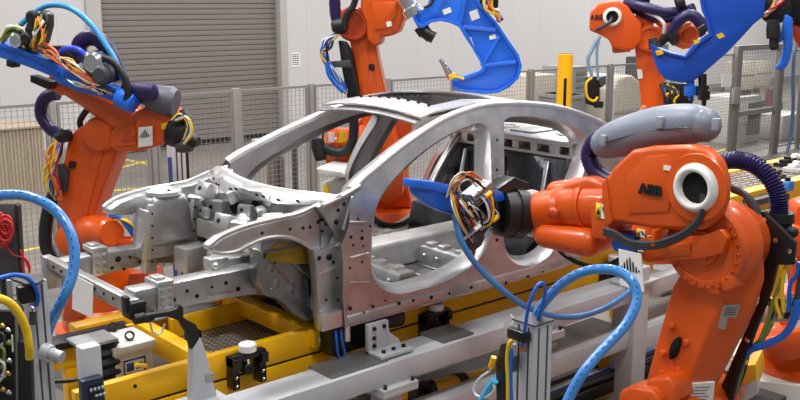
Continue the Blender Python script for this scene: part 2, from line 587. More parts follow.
def roof_patch(mb, x0, x1, t0, t1, nx=6, nt=12, dz=0.0):
    for i in range(nx):
        xa, xb = x0 + (x1 - x0) * i / nx, x0 + (x1 - x0) * (i + 1) / nx
        mb.strip([crown(xa, t0 + (t1 - t0) * k / nt) + V((0, 0, dz)) for k in range(nt + 1)], [crown(xb, t0 + (t1 - t0) * k / nt) + V((0, 0, dz)) for k in range(nt + 1)])
    bmesh.ops.remove_doubles(mb.bm, verts=mb.bm.verts, dist=1e-4)


mb = MB(); roof_patch(mb, 4.17, 4.40, 0, 1, 4, 14); mb.build('front_header', STEEL_L, car, solid=.012, ang=60)
mb = MB(); roof_patch(mb, 4.12, 4.2, .02, .98, 2, 14, -.03); mb.build('windscreen_flange', STEEL, car, solid=.012, ang=60)
mb = MB(); roof_patch(mb, 4.40, 5.0, 0, .12, 6, 3); roof_patch(mb, 4.40, 5.0, .86, 1, 6, 3); roof_patch(mb, 5.0, 5.72, 0, 1, 6, 14); mb.build('roof_skin', STEEL_L, car, solid=.01, ang=60)
mb = MB(); roof_patch(mb, 4.36, 5.05, .10, .17, 6, 3, -.04); roof_patch(mb, 4.36, 5.05, .80, .88, 6, 3, -.04); sr = mb.build('sunroof_frame', STEEL_D, car, solid=.03, ang=60)
mb = MB()
for i in range(9):
    p = crown(4.42 + i * .07, .835) + V((0, 0, -.032)); mb.cyl(p, p + V((0, 0, .006)), .016, seg=10)
for i in range(8):
    p = crown(4.37, .12 + .1 * i) + V((0, 0, .0)); mb.cyl(p, p + V((0, 0, .012)), .012, seg=8)
absorb(sr, mb.build('frame_holes', HOLE, sr))
# windscreen A pillars inner face + cowl
mb = MB()
c0, c1 = AX(216, 168, 3.32), AX(338, 198, 3.32)
L = []
N = 20
for i in range(N + 1):
    t = i / N; y = c0.y + (c1.y - c0.y) * t
    bow = .16 * math.sin(PI * t)
    L.append((V((3.40 - bow, y, 1.985)), V((3.325 - bow, y, 2.0 + .006 * math.sin(9 * t))), V((3.265 - bow + .012 * math.sin(23 * t) * (1 - t), y, 1.97 + .014 * math.sin(31 * t) * (1 - t))), V((3.25 - bow + .02 * math.sin(14 * t), y, 1.945 - .06 * abs(math.sin(6.5 * t)) * (1.1 - t)))))
for k in range(3): mb.strip([q[k] for q in L], [q[k + 1] for q in L])
bmesh.ops.remove_doubles(mb.bm, verts=mb.bm.verts, dist=1e-4)
cw = mb.build('cowl', STEEL_L, car, solid=.006, ang=50)
mb = MB()
for i in (2, 4, 5, 8, 9, 12, 13, 15, 17):
    p = L[i][2] * .5 + L[i][3] * .5; mb.ball(p + V((-.002, 0, 0)), .014, (.25, 1.5, .6), 10)
absorb(cw, mb.build('cowl_openings', HOLE, cw))
# dashboard bulkhead with pressed ribs
mb = MB()
mb.box((3.22, 4.42, 1.28), (3.25, 5.78, 1.93))
for i in range(9):
    y = 4.5 + i * .15; mb.box((3.19, y, 1.36 + .04 * (i % 3)), (3.23, y + .07, 1.82 - .05 * (i % 2)))
mb.box((3.12, 4.6, 1.66), (3.22, 5.1, 1.76)); mb.box((3.08, 5.15, 1.52), (3.22, 5.5, 1.72))
bk = mb.build('bulkhead', STEEL_L, car, bevel=.012)
mb = MB()
for y, z, r in ((4.55, 1.85, .03), (4.75, 1.6, .05), (5.05, 1.84, .04), (5.3, 1.8, .05), (5.6, 1.7, .03), (4.95, 1.5, .03), (5.45, 1.4, .03)):
    mb.cyl((3.185, y, z), (3.2, y, z), r, seg=14)
absorb(bk, mb.build('bulkhead_holes', HOLE, bk))

# front rails, traced on their own planes
def rail(yy, pts, name='front_rail'):
    w_ = .13
    return [AY(*q, yy) for q in pts], w_


near = [AY(*q, 4.64) for q in ((134, 291.5), (200, 278), (281, 262), (330, 262), (330, 300), (300, 295), (250, 295), (200, 304), (155, 311.5), (136, 311))]
mb = MB(); mb.prism(near, (0, .13, 0)); nr = mb.build('front_rail', STEEL, car, bevel=.01)
far = [AY(*q, 5.64) for q in ((60, 263), (106, 252), (176, 243), (240, 236), (240, 262), (152, 264), (106, 274), (62, 281))]
mb = MB(); mb.prism(far, (0, .13, 0)); fr = mb.build('front_rail', STEEL, car, bevel=.01)
mb = MB()
for px, py, r in ((174, 300, .012), (187, 291, .01), (197, 296, .012), (212, 287, .008), (226, 283, .012), (238, 289, .014), (257, 278, .014), (258, 292, .01), (212, 297, .007), (285, 275, .015), (300, 284, .012), (145, 303, .008)):
    p = AY(px, py, 4.64); mb.cyl(p + V((0, .002, 0)), p + V((0, -.004, 0)), r, seg=12)
absorb(nr, mb.build('rail_holes', HOLE, nr))
mb = MB()
for px, py, r in ((118, 259, .02), (112, 268, .012), (124, 269, .01), (140, 262, .012), (130, 257, .01), (160, 255, .015)):
    p = AY(px, py, 5.64); mb.cyl(p + V((0, .002, 0)), p + V((0, -.004, 0)), r, seg=12)
absorb(fr, mb.build('rail_holes', HOLE, fr))
mb = MB()
for a, b, yy in (((207, 298), (232, 293), 4.638), ((262, 285), (290, 280), 4.638)):
    p, q = AY(*a, yy), AY(*b, yy); mb.beam(p, q, .012, .02)
absorb(nr, mb.build('rail_bead', STEEL_L, nr, bevel=.004))
# crush can brackets on both rails
def bracket(pxs, yy, name):
    mb = MB(); P = [AY(*q, yy) for q in pxs]; mb.prism(P, (0, -.012, 0))
    top0, top1 = P[0], P[1]
    mb.box((top0.x, yy - .012, max(top0.z, top1.z) - .012), (top1.x, yy + .15, max(top0.z, top1.z) + .02))
    mb.box((top0.x + .01, yy + .03, max(top0.z, top1.z)), (top1.x - .03, yy + .12, max(top0.z, top1.z) + .035))
    o = mb.build(name, STEEL_L, car, bevel=.004)
    lx, hx = P[0].x, P[1].x; lz, hz = P[3].z, P[0].z
    for u in (.25, .72):
        for v in (.2, .5, .8):
            mb = MB(); c = V((lx + (hx - lx) * u, yy - .012, lz + (hz - lz) * v)); mb.lathe(c, (0, -1, 0), [(0, .012), (.007, .012), (.009, .006), (.012, .006), (.012, 0)], 8); mb.build('bolt', GREY_P, o)
bracket([(157, 286), (173, 283), (173, 307), (157, 311)], 4.625, 'crush_bracket')
bracket([(92, 252), (107, 249), (107, 274), (92, 277)], 5.625, 'crush_bracket')
# front cross member with black end cap
p, q = AX(49, 264, 2.12), AX(133, 303, 2.12)
mb = MB(); mb.box((2.10, q.y, 1.49), (2.16, p.y, 1.555)); mb.box((2.135, q.y + .02, 1.44), (2.155, p.y - .02, 1.49))
mb.box((2.09, p.y - .03, 1.36), (2.15, p.y + .05, 1.56))
xm = mb.build('front_cross_member', STEEL, car, bevel=.008)
mb = MB()
for i in range(8):
    y = q.y + .2 + i * .12; mb.cyl((2.101, y, 1.52), (2.094, y, 1.52), .009, seg=10)
absorb(xm, mb.build('member_holes', HOLE, xm))
mb = MB(); mb.box((2.085, q.y - .03, 1.455), (2.18, q.y + .07, 1.545)); mb.box((2.07, q.y - .015, 1.49), (2.1, q.y + .04, 1.58)); mb.cyl((2.1, q.y - .04, 1.46), (2.16, q.y - .04, 1.46), .03); mb.build('end_cap', BLACK, car, bevel=.006)
# sheet hanging from the cross member
t0, t1 = AX(72, 276, 2.085), AX(92, 287, 2.085)
mb = MB(); mb.poly([AX(73, 274, 2.09), AX(93, 285, 2.09), AX(92, 318, 2.08), AX(72, 309, 2.08)]); hs = mb.build('paper_tag', PAPER, car, solid=.003, label='white paper sheet hanging from the front cross member')

# fender upper rails
fen = [(210, 247.5), (222, 238), (240, 230), (256, 225), (270, 221.5), (300, 215), (325, 203), (345, 196), (352, 204), (344, 218), (338, 232), (333, 246), (322, 252), (312, 250), (300, 242), (288, 238), (275, 237.5), (262, 240), (248, 246), (236, 252), (222, 254), (212, 252)]
FE = [AY(*q, 4.42) for q in fen]
for sign in (1, -1):
    P = FE if sign > 0 else [mir(p) for p in FE]
    mb = MB(); mb.prism(P, (0, .10 * sign, 0)); o = mb.build('fender_rail', STEEL, car, bevel=.022, bseg=3)
    top = [P[i] + V((0, .012 * sign, .006)) for i in range(0, 8)]; mb = MB(); mb.tube(top, .014, seg=8, n=4)
    low = [P[i] + V((0, -.003 * sign, .004)) for i in range(13, 22)]; mb.tube(low, .012, seg=8, n=4)
    mb.build('rail_flange', STEEL_L, o, ang=60)
    if sign > 0:
        mb = MB()
        for px, py, r in ((333, 246, .03), (318, 222, .012), (303, 228, .01), (310, 227, .01), (322, 231, .01), (326, 224, .012), (262, 233, .009), (290, 229, .009)):
            p = AY(px, py, 4.42); mb.cyl(p + V((0, .004, 0)), p + V((0, -.004, 0)), r, seg=14)
        absorb(o, mb.build('rail_holes', HOLE, o))
        mb = MB(); p = AY(325, 219, 4.42); mb.ball(p + V((0, -.0, 0)), .03, (1.6, .18, .45), 12); absorb(o, mb.build('rail_slot', HOLE, o))

# strut towers
for sign in (1, -1):
    yo = lambda y: (5.44 + (y - 5.44) * .62) if sign < 0 else (5.74 - y) * .45 + 4.50
    dX = 0 if sign < 0 else .22
    mb = MB()
    zt = 1.905 if sign < 0 else 1.85
    zb = 1.5 if sign < 0 else 1.71
    B = [V((2.64, yo(5.50), zb)), V((2.99, yo(5.50), zb)), V((2.99, yo(5.86), zb)), V((2.64, yo(5.86), zb))]
    M = [V((2.66, yo(5.47), 1.72)), V((2.98, yo(5.47), 1.72)), V((3.0, yo(5.8), 1.72)), V((2.64, yo(5.8), 1.72))]
    T = [V((2.68, yo(5.44), zt - .05)), V((2.94, yo(5.44), zt - .05)), V((2.96, yo(5.74), zt - .05)), V((2.66, yo(5.74), zt - .05))]
    T2 = [V((2.70, yo(5.46), zt)), V((2.92, yo(5.46), zt)), V((2.94, yo(5.72), zt)), V((2.68, yo(5.72), zt))]
    lv = [[mb.bm.verts.new(p + V((dX, 0, 0))) for p in r] for r in (B, M, T, T2)]
    for A_, B_ in zip(lv, lv[1:]):
        for i in range(4): mb.bm.faces.new((A_[i], A_[(i + 1) % 4], B_[(i + 1) % 4], B_[i]))
    mb.bm.faces.new(lv[3])
    tw = mb.build('strut_tower', STEEL, car, bevel=.03, bseg=3)
    mb = MB(); c = V((2.81 + dX, yo(5.59), zt - .005)); mb.lathe(c, (0, 0, 1), [(0, .12), (.025, .115), (.04, .09), (.035, .07), (.012, .05), (.012, .001)], 24)
    d = mb.build('tower_cap', STEEL_L, tw)
    mb = MB()
    for k in range(3):
        a = k * 2.1 + .4; p = c + V((math.cos(a) * .09, math.sin(a) * .09, .03)); mb.cyl(p, p + V((0, 0, .01)), .012, seg=10)
    absorb(tw, mb.build('cap_holes', HOLE, tw))
    if sign < 0:
        # outer ribs and legs of the tower
        for x in (2.64, 2.94):
            mb = MB(); mb.prism([V((x + .03, 5.44, 1.86)), V((x + .08, 5.44, 1.86)), V((x + .075, 5.475, 1.62)), V((x + .08, 5.50, 1.40)), V((x - .01, 5.50, 1.40)), V((x - .01, 5.475, 1.62))], (0, .06, 0))
            mb.build('tower_leg', STEEL_L, tw, bevel=.012)
        mb = MB(); mb.prism([V((2.65, 5.45, 1.82)), V((2.65, 5.58, 1.82)), V((2.62, 5.62, 1.5)), V((2.62, 5.5, 1.5))], (.02, 0, 0))
        mb.build('tower_gusset', STEEL_L, tw, bevel=.012)
        mb = MB()
        for z in (1.8, 1.72, 1.64, 1.56, 1.48):
            for x in (2.68, 2.98):
                y = 5.44 + max(0, (1.87 - z)) * .11; mb.cyl((x, y + .005, z), (x, y - .004, z), .007, seg=8)
        absorb(tw, mb.build('leg_holes', HOLE, tw))
        mb = MB(); mb.prism([V((2.73, 5.462, 1.80)), V((2.90, 5.462, 1.80)), V((2.9, 5.49, 1.60)), V((2.72, 5.49, 1.60))], (0, -.012, 0)); mb.prism([V((2.69, 5.45, 1.60)), V((2.93, 5.45, 1.60)), V((2.93, 5.49, 1.55)), V((2.69, 5.49, 1.55))], (0, .03, 0)); mb.build('tower_plate', STEEL, tw, bevel=.006)
# engine bay: side plates, brackets and tunnel front
mb = MB()
for x, y, z, sx_, sy_, sz_ in ((2.95, 4.95, 1.55, .22, .25, .10), (3.05, 5.25, 1.68, .16, .3, .12), (2.9, 5.35, 1.5, .2, .14, .16), (3.0, 4.72, 1.72, .18, .16, .14), (2.75, 4.8, 1.6, .12, .1, .08), (3.08, 5.55, 1.75, .12, .2, .16)):
    mb.box((x - sx_ / 2, y - sy_ / 2, z - sz_ / 2), (x + sx_ / 2, y + sy_ / 2, z + sz_ / 2), Matrix.Rotation(.3 * (y - 5), 3, 'Z'))
mb.cyl((3.08, 4.95, 1.72), (3.0, 4.95, 1.78), .07); mb.cyl((3.1, 5.4, 1.86), (3.02, 5.4, 1.9), .06)
mb.tube([(2.7, 4.72, 1.6), (2.8, 4.9, 1.62), (3.0, 5.1, 1.6), (3.1, 5.4, 1.62)], .02)
mb.build('engine_bay_bracket', STEEL_L, car, bevel=.012)
for k, (px, py, x_, s) in enumerate(((206, 190, 3.0, .07), (216, 206, 3.05, .06), (232, 196, 3.12, .06), (246, 210, 3.1, .05), (225, 222, 2.95, .07), (262, 214, 3.1, .06), (240, 226, 2.95, .05), (205, 212, 3.0, .05), (270, 200, 3.15, .05), (196, 200, 3.0, .05))):
    q = AX(px, py, x_)
    if q.y > 5.75: q.y = 5.72
    mb = MB(); R_ = Matrix.Rotation(.5 * math.sin(k * 2.3), 3, 'Z') @ Matrix.Rotation(.4 * math.cos(k * 1.7), 3, 'Y')
    mb.box(q - V((s * .5, s * 1.1, s * .7)), q + V((s * .5, s * 1.1, s * .7)), R_); o = mb.build('bay_pressing', (STEEL_L, STEEL)[k % 2], car, bevel=.012, bseg=2)
    mb = MB(); h = q + R_ @ V((-s * .5, s * .3, 0)); mb.cyl(h, h + R_ @ V((-.004, 0, 0)), s * .22, seg=12); absorb(o, mb.build('pressing_hole', HOLE, o))
mb = MB(); mb.box((2.98, 4.77, 1.36), (3.12, 5.64, 1.47)); mb.build('subframe_cross_bar', STEEL_D, car, bevel=.012)
# wheelhouse inner panel behind the fender rail, near and far
wh = [(258, 250), (280, 242), (300, 246), (314, 254), (320, 268), (322, 300), (322, 322), (306, 321), (294, 314), (284, 304), (276, 298), (266, 297), (258, 280)]
WH = [AY(*q, 4.50) for q in wh]
for sign in (1, -1):
    P = WH if sign > 0 else [mir(p) for p in WH]
    mb = MB(); mb.prism(P, (0, .10 * sign, 0)); o = mb.build('wheelhouse', STEEL_D, car, bevel=.015)
    if sign > 0:
        mb = MB()
        for px, py, r in ((270, 268, .03), (276, 284, .03), (291, 289, .035), (272, 290, .014), (304, 300, .015)):
            p = AY(px, py, 4.50); mb.ball(p, r, (1, .35, 1), 12)
        for a, b in (((275, 262), (288, 283)), ((288, 283), (305, 302)), ((288, 258), (312, 280)), ((283, 250), (300, 262))):
            mb.beam(AY(*a, 4.5), AY(*b, 4.5), .02, .02)
        absorb(o, mb.build('pressed_relief', STEEL_D, o, bevel=.004))
        mb = MB(); mb.prism([AY(*q, 4.47) for q in ((266, 259), (270, 248), (280, 242), (298, 243), (312, 252), (318, 262), (300, 264), (280, 263))], (0, .02, 0)); mb.build('yellow_reflection_plate', mat('painted yellow reflection', (158, 128, 30), .3, metal=.4, noise=.3), o, bevel=.004)  # yellow reflection on the wheelhouse, put into the colour of a plate
# dash side panel between the fender rail and the sill
ds = [(314, 250), (325, 250), (337, 244), (343, 252), (345, 300), (346, 326), (322, 331), (320, 318), (318, 280)]
DS = [AY(*q, 4.37) for q in ds]
for sign in (1, -1):
    P = DS if sign > 0 else [mir(p) for p in DS]
    mb = MB(); mb.prism(P, (0, .08 * sign, 0)); o = mb.build('dash_side_panel', STEEL, car, bevel=.01)
    mb = MB(); mb.tube([p + V((0, -.006 * sign, 0)) for p in (P[2], P[3], P[4], P[5])], .014, seg=8)
    mb.beam(P[0] + V((.04, -.004 * sign, -.15)), P[0] + V((.16, -.004 * sign, -.13)), .012, .012)
    mb.build('panel_flange', STEEL_L, o, ang=60)
    if sign > 0:
        mb = MB()
        for px, py, r in ((319, 258, .014), (329, 257, .02), (333, 262, .01), (322, 273, .01), (338, 300, .01), (339, 318, .02), (326, 300, .008), (331, 324, .008), (337, 278, .008)):
            p = AY(px, py, 4.37); mb.cyl(p + V((0, .002, 0)), p + V((0, -.005, 0)), r, seg=12)
        absorb(o, mb.build('panel_holes', HOLE, o))
# jack block at the front end of the sill
mb = MB(); a = AY(320, 315, 4.33); mb.box((a.x, 4.31, 1.205), (a.x + .16, 4.37, 1.31)); mb.build('sill_end', STEEL_L, car, bevel=.008)

# floor pan, tunnel, seat cross members
mb = MB(); mb.box((3.24, 4.46, 1.24), (5.55, 5.74, 1.262)); fp = mb.build('floor_pan', STEEL_D, car)
for y0 in (4.52, 5.28):
    for i in range(12):
        x = 3.35 + i * .18; mb = MB(); mb.box((x, y0, 1.261), (x + .05, y0 + .38, 1.275)); absorb(fp, mb.build('floor_rib', STEEL_D, fp, bevel=.005))
mb = MB(); mb.prism([V((3.24, 4.93, 1.262)), V((3.24, 4.98, 1.44)), V((3.24, 5.22, 1.44)), V((3.24, 5.27, 1.262))], (2.3, 0, 0)); mb.build('tunnel', STEEL_I, car, bevel=.03, bseg=3)
for k, x in enumerate((3.95, 4.55)):
  for y0, y1, ys in ((4.45, 4.93, (4.52, 4.7, 4.83)), (5.27, 5.75, (5.35, 5.6))):
    mb = MB(); mb.prism([V((x - .08, y0, 1.262)), V((x - .06, y0, 1.39)), V((x + .08, y0, 1.39)), V((x + .10, y0, 1.262))], (0, y1 - y0, 0))
    c = mb.build('seat_cross_member', STEEL, car, bevel=.014)
    for y in ys:
        mb = MB(); mb.box((x - .03, y, 1.39), (x + .05, y + .07, 1.415))
        mb.build('seat_mount', STEEL_L, c, bevel=.004)
        mb = MB(); mb.cyl((x - .072, y + .03, 1.33), (x - .082, y + .03, 1.33), .016, seg=10); absorb(c, mb.build('mount_nut', STEEL_L, c))
# rear seat bulkhead, parcel shelf with openings, boot
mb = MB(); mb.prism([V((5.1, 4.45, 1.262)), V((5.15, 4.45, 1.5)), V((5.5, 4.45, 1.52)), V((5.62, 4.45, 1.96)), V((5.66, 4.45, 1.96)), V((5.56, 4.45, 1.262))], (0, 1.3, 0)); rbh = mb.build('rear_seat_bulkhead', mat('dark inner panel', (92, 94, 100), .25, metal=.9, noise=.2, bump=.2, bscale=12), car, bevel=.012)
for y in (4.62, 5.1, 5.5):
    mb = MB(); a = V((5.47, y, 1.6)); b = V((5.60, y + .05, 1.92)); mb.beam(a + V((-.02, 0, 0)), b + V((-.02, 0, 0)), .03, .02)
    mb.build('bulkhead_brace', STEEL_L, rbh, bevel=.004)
mb = MB(); yf = [4.47, 4.56, 4.66, 4.78, 4.85, 4.97, 5.04, 5.16, 5.23, 5.35, 5.42, 5.54, 5.61, 5.73]
x = 5.585
mb.box((x, 4.45, 1.96), (x + .02, 5.75, 1.985)); mb.box((x, 4.45, 2.045), (x + .02, 5.75, 2.075))
prev = 4.45
for i in range(0, len(yf), 2):
    mb.box((x, prev, 1.985), (x + .02, yf[i], 2.045)); prev = yf[i + 1]
mb.box((x, prev, 1.985), (x + .02, 5.75, 2.045))
mb.box((x, 4.45, 2.07), (6.35, 5.75, 2.085))
ps = mb.build('parcel_shelf', STEEL_L, car, bevel=.004)
mb = MB(); mb.box((5.66, 4.47, 1.97), (5.68, 5.73, 2.06)); mb.build('shelf_backing', STEEL_D, ps)
mb = MB()
for y in (4.75, 5.45):
    mb.ringd((5.95, y, 2.085), (0, 0, 1), .12, .085, .012)
mb.box((5.75, 4.98, 2.085), (6.2, 5.22, 2.10)); mb.build('speaker_ring', STEEL, ps, bevel=.004)
mb = MB(); mb.box((6.9, 4.4, 1.4), (6.95, 5.8, 1.9)); mb.box((5.6, 4.5, 1.38), (6.92, 5.7, 1.4)); mb.build('boot_pan', STEEL_D, car, bevel=.01)
for y in (4.47, 5.69):
    mb = MB(); mb.prism([V((5.6, y, 2.0)), V((6.3, y, 2.08)), V((6.9, y, 1.93)), V((6.9, y, 1.4)), V((5.6, y, 1.4))], (0, .03, 0))
    mb.build('boot_side', STEEL_D, car)

# far C pillar panel seen through the front door opening
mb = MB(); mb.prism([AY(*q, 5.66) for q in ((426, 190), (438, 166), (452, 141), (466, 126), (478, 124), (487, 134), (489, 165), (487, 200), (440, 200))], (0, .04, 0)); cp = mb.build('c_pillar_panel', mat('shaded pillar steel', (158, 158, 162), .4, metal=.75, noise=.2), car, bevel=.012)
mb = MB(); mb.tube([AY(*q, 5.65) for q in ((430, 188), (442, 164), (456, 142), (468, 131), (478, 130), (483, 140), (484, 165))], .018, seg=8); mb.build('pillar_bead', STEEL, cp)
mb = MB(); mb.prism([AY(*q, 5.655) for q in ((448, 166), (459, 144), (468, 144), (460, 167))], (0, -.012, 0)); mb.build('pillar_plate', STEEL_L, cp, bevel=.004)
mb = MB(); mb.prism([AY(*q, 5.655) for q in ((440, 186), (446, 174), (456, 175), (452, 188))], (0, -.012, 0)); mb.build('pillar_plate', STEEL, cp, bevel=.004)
mb = MB()
for px, py in ((474, 140), (478, 152), (470, 172), (476, 180)):
    q = AY(px, py, 5.655); mb.cyl(q, q + V((0, -.006, 0)), .016, seg=10)
absorb(cp, mb.build('pillar_holes', HOLE, cp))
# corner between cowl, fender rail and A pillar
mb = MB(); mb.prism([AY(*q, 4.37) for q in ((318, 207), (334, 199), (350, 190), (358, 184), (363, 190), (354, 205), (349, 226), (340, 240), (331, 226))], (0, .05, 0)); cs = mb.build('cowl_side_panel', STEEL, car, bevel=.014)
mb = MB(); mb.tube([AY(*q, 4.365) for q in ((322, 206), (338, 199), (352, 191), (360, 186))], .016, seg=8); mb.tube([AY(*q, 4.36) for q in ((352, 196), (348, 212), (343, 230))], .012, seg=8); absorb(cs, mb.build('panel_bead', STEEL_L, cs))
mb = MB()
for px, py, r in ((338, 210, .012), (344, 204, .012), (336, 222, .016)):
    q = AY(px, py, 4.37); mb.cyl(q, q + V((0, -.005, 0)), r, seg=10)
absorb(cs, mb.build('panel_holes', HOLE, cs))
# ------------------------------------------------------------------ the yellow carriage under the car
cg = thing('transfer_carriage', 'yellow steel carriage with checker plate deck carrying the bare car body', 'carriage', (4.3, 5.1, .6))
GROOVE = mat('dark slot', (34, 30, 26), .6)
x0, x1 = 1.76, 6.9
mb = MB(); mb.box((x0, 4.55, .985), (x1, 4.61, 1.14)); mb.box((x0, 4.55, .83), (x1, 4.61, .97)); mb.box((x0, 4.565, .965), (x1, 4.60, .99)); nb = mb.build('long_beam', YELLOW, cg, bevel=.006)
mb = MB(); mb.box((x0 + .1, 4.558, .969), (x1, 4.566, .986)); mb.build('guide_slot', GROOVE, nb)
mb = MB(); mb.box((2.2, 5.60, .83), (x1, 5.72, 1.115)); mb.build('long_beam', YELLOW, cg, bevel=.006)
mb = MB(); mb.box((2.72, 5.33, .92), (3.3, 5.39, 1.12)); mb.build('inner_beam', YELLOW, cg, bevel=.006)
for xa in (3.28, 4.6, 6.0):
    mb = MB(); mb.box((xa - .05, 4.50 if xa < 3.5 else 4.61, 1.03), (xa + .05, 5.6, 1.143)); mb.build('cross_beam', YELLOW, cg, bevel=.006)
mb = MB(); mb.box((2.49, 4.61, 1.0), (2.58, 5.40, 1.138)); mb.build('cross_beam', YELLOW, cg, bevel=.006)
mb = MB(); mb.box((2.44, 5.38, .88), (2.60, 5.42, 1.13)); mb.build('end_plate', YELLOW, cg, bevel=.004)
for xa in (1.85, 4.0, 6.5):
    mb = MB(); mb.box((xa - .06, 4.56, .3), (xa + .06, 4.61, .83)); mb.box((xa - .1, 4.58, 0), (xa + .1, 4.72, .3)); mb.build('leg', YELLOW, cg, bevel=.006)
    mb = MB(); mb.box((xa + .5 - .06, 5.62, 0), (xa + .5 + .06, 5.70, .86)); mb.build('leg', YELLOW, cg, bevel=.006)
# checker plate: raised lozenges on a steel sheet
mb = MB(); mb.box((2.6, 4.615, .985), (3.42, 5.33, .997)); ck = mb.build('checker_plate', mat('worn steel plate', (112, 104, 96), .45, metal=.5, noise=.15, nscale=9), cg)
mb = MB()
n = 0
for i in range(20):
    for j in range(17):
        c = V((2.62 + i * .04, 4.64 + j * .04, .997)); a = PI / 4 if (i + j) % 2 else -PI / 4
        d, e = V((math.cos(a), math.sin(a), 0)) * .019, V((-math.sin(a), math.cos(a), 0)) * .007
        P = [c + d, c + e, c - d, c - e]; t = [mb.bm.verts.new(p) for p in P]; tp = mb.bm.verts.new(c + V((0, 0, .004)))
        for k in range(4): mb.bm.faces.new((t[k], t[(k + 1) % 4], tp))
absorb(ck, mb.build('raised_lozenges', mat('worn bright lozenge', (190, 182, 172), .35, metal=.6), ck))
mb = MB(); mb.box((3.43, 4.69, 1.0), (4.55, 5.6, 1.01)); mb.build('deck_plate', mat('grey deck', (92, 88, 84), .5, metal=.3), cg)
mb = MB(); mb.box((4.65, 4.69, 1.0), (5.95, 5.6, 1.01)); mb.build('deck_plate', MATS['grey deck'], cg)
mb = MB(); mb.box((2.62, 5.40, 1.11), (3.1, 5.6, 1.12)); mb.build('cover_sheet', GREY_P, cg)
for xa, ya in ((3.6, 4.6), (5.3, 4.6), (3.6, 5.66), (5.3, 5.66)):
    mb = MB(); top = 1.2 if xa > 3 else 1.4; mb.box((xa - .06, ya - (.04 if ya > 5 else .045), 1.115), (xa + .06, ya + .04, top)); mb.build('support_block', BLACK_G, cg, bevel=.006)
mb = MB(); mb.box((2.64, 4.95, .997), (2.72, 5.03, 1.15)); mb.build('support_block', BLACK_G, cg, bevel=.006)
# stop button and little label at the cross beam's end
c = AY(331, 340, 4.53); mb = MB(); mb.cyl(c + V((0, .02, 0)), c + V((0, -.03, 0)), .03); mb.box((c.x - .04, 4.53, c.z - .04), (c.x + .04, 4.55, c.z + .04)); mb.build('stop_button', mat('orange button', (206, 70, 20), .4), cg, bevel=.004)
c = AY(323, 339.5, 4.498); mb = MB(); mb.box((c.x - .03, 4.496, c.z - .016), (c.x + .03, 4.4995, c.z + .016)); mb.build('small_label', PAPER, cg, label='small white label on the beam end')
c = AY(339, 353, 4.53); mb = MB(); mb.cyl(c + V((0, .02, 0)), c + V((0, -.03, 0)), .032); mb.ringd(c + V((0, -.03, 0)), (0, -1, 0), .026, .012, .008); mb.build('plug', BLACK, cg)
for px, py in ((326, 353), (326, 362), (135, 386), (305, 372)):
    c = AY(px, py, 4.549); mb = MB(); mb.cyl(c + V((0, .002, 0)), c + V((0, -.004, 0)), .01, seg=10); absorb(nb, mb.build('drill_hole', HOLE, nb))
c = AY(141, 367, 4.53); mb = MB(); mb.cyl(c + V((-.03, .0, .02)), c + V((.03, 0, -.0)), .012); mb.build('stop_pin', YELLOW, cg)

# black roller brackets bolted to the beam
def roller(px, py, label, dz=0.0):
    c = AY(px, py, 4.50); c.z = 1.05
    t = thing('roller_bracket', label, 'bracket', (c.x, 4.5, .94), 'black roller brackets along the yellow beam')
    for s in (-1, 1):
        mb = MB(); xx = c.x + s * .09; mb.box((xx - .022, 4.47, .93), (xx + .022, 4.549, 1.12)); mb.box((xx - .022, 4.44, 1.06), (xx + .022, 4.549, 1.12)); o = mb.build('bracket_plate', BLACK_G, t, bevel=.004)
        mb = MB()
        for z in (.95, 1.0): mb.cyl((xx, 4.47, z), (xx, 4.461, z), .012, seg=10)
        absorb(o, mb.build('bolt', CHROME, o))
    mb = MB(); mb.box((c.x - .11, 4.46, 1.10), (c.x + .11, 4.52, 1.135)); mb.build('cross_bar', BLACK_G, t, bevel=.004)
    mb = MB(); mb.lathe((c.x, 4.49, 1.13), (0, 0, 1), [(0, .02), (.012, .02), (.012, .052), (.05, .052), (.056, .046), (.056, .03), (.05, .026), (.05, 0)], 24); mb.build('roller', WHITE, t)
    mb = MB(); mb.cyl((c.x, 4.49, 1.10), (c.x, 4.49, 1.06), .012); mb.build('roller_shaft', CHROME, t)
    mb = MB(); mb.lathe((c.x, 4.54, 1.03), (0, -1, 0), [(0, .034), (.06, .034), (.066, .028), (.066, .012), (.06, .01), (.06, 0)], 20); mb.build('guide_wheel', BLACK, t)
    for ch in [o for o in COL.objects if o.parent == t]: ch.location.z += dz
    return t
roller(247, 360, 'black roller bracket with white roller on the yellow beam left of the car sill')
roller(435, 320, 'black roller bracket with white roller on the yellow beam below the front door opening', -.075)
roller(612, 278, 'black roller bracket on the yellow beam below the rear door opening', -.09)

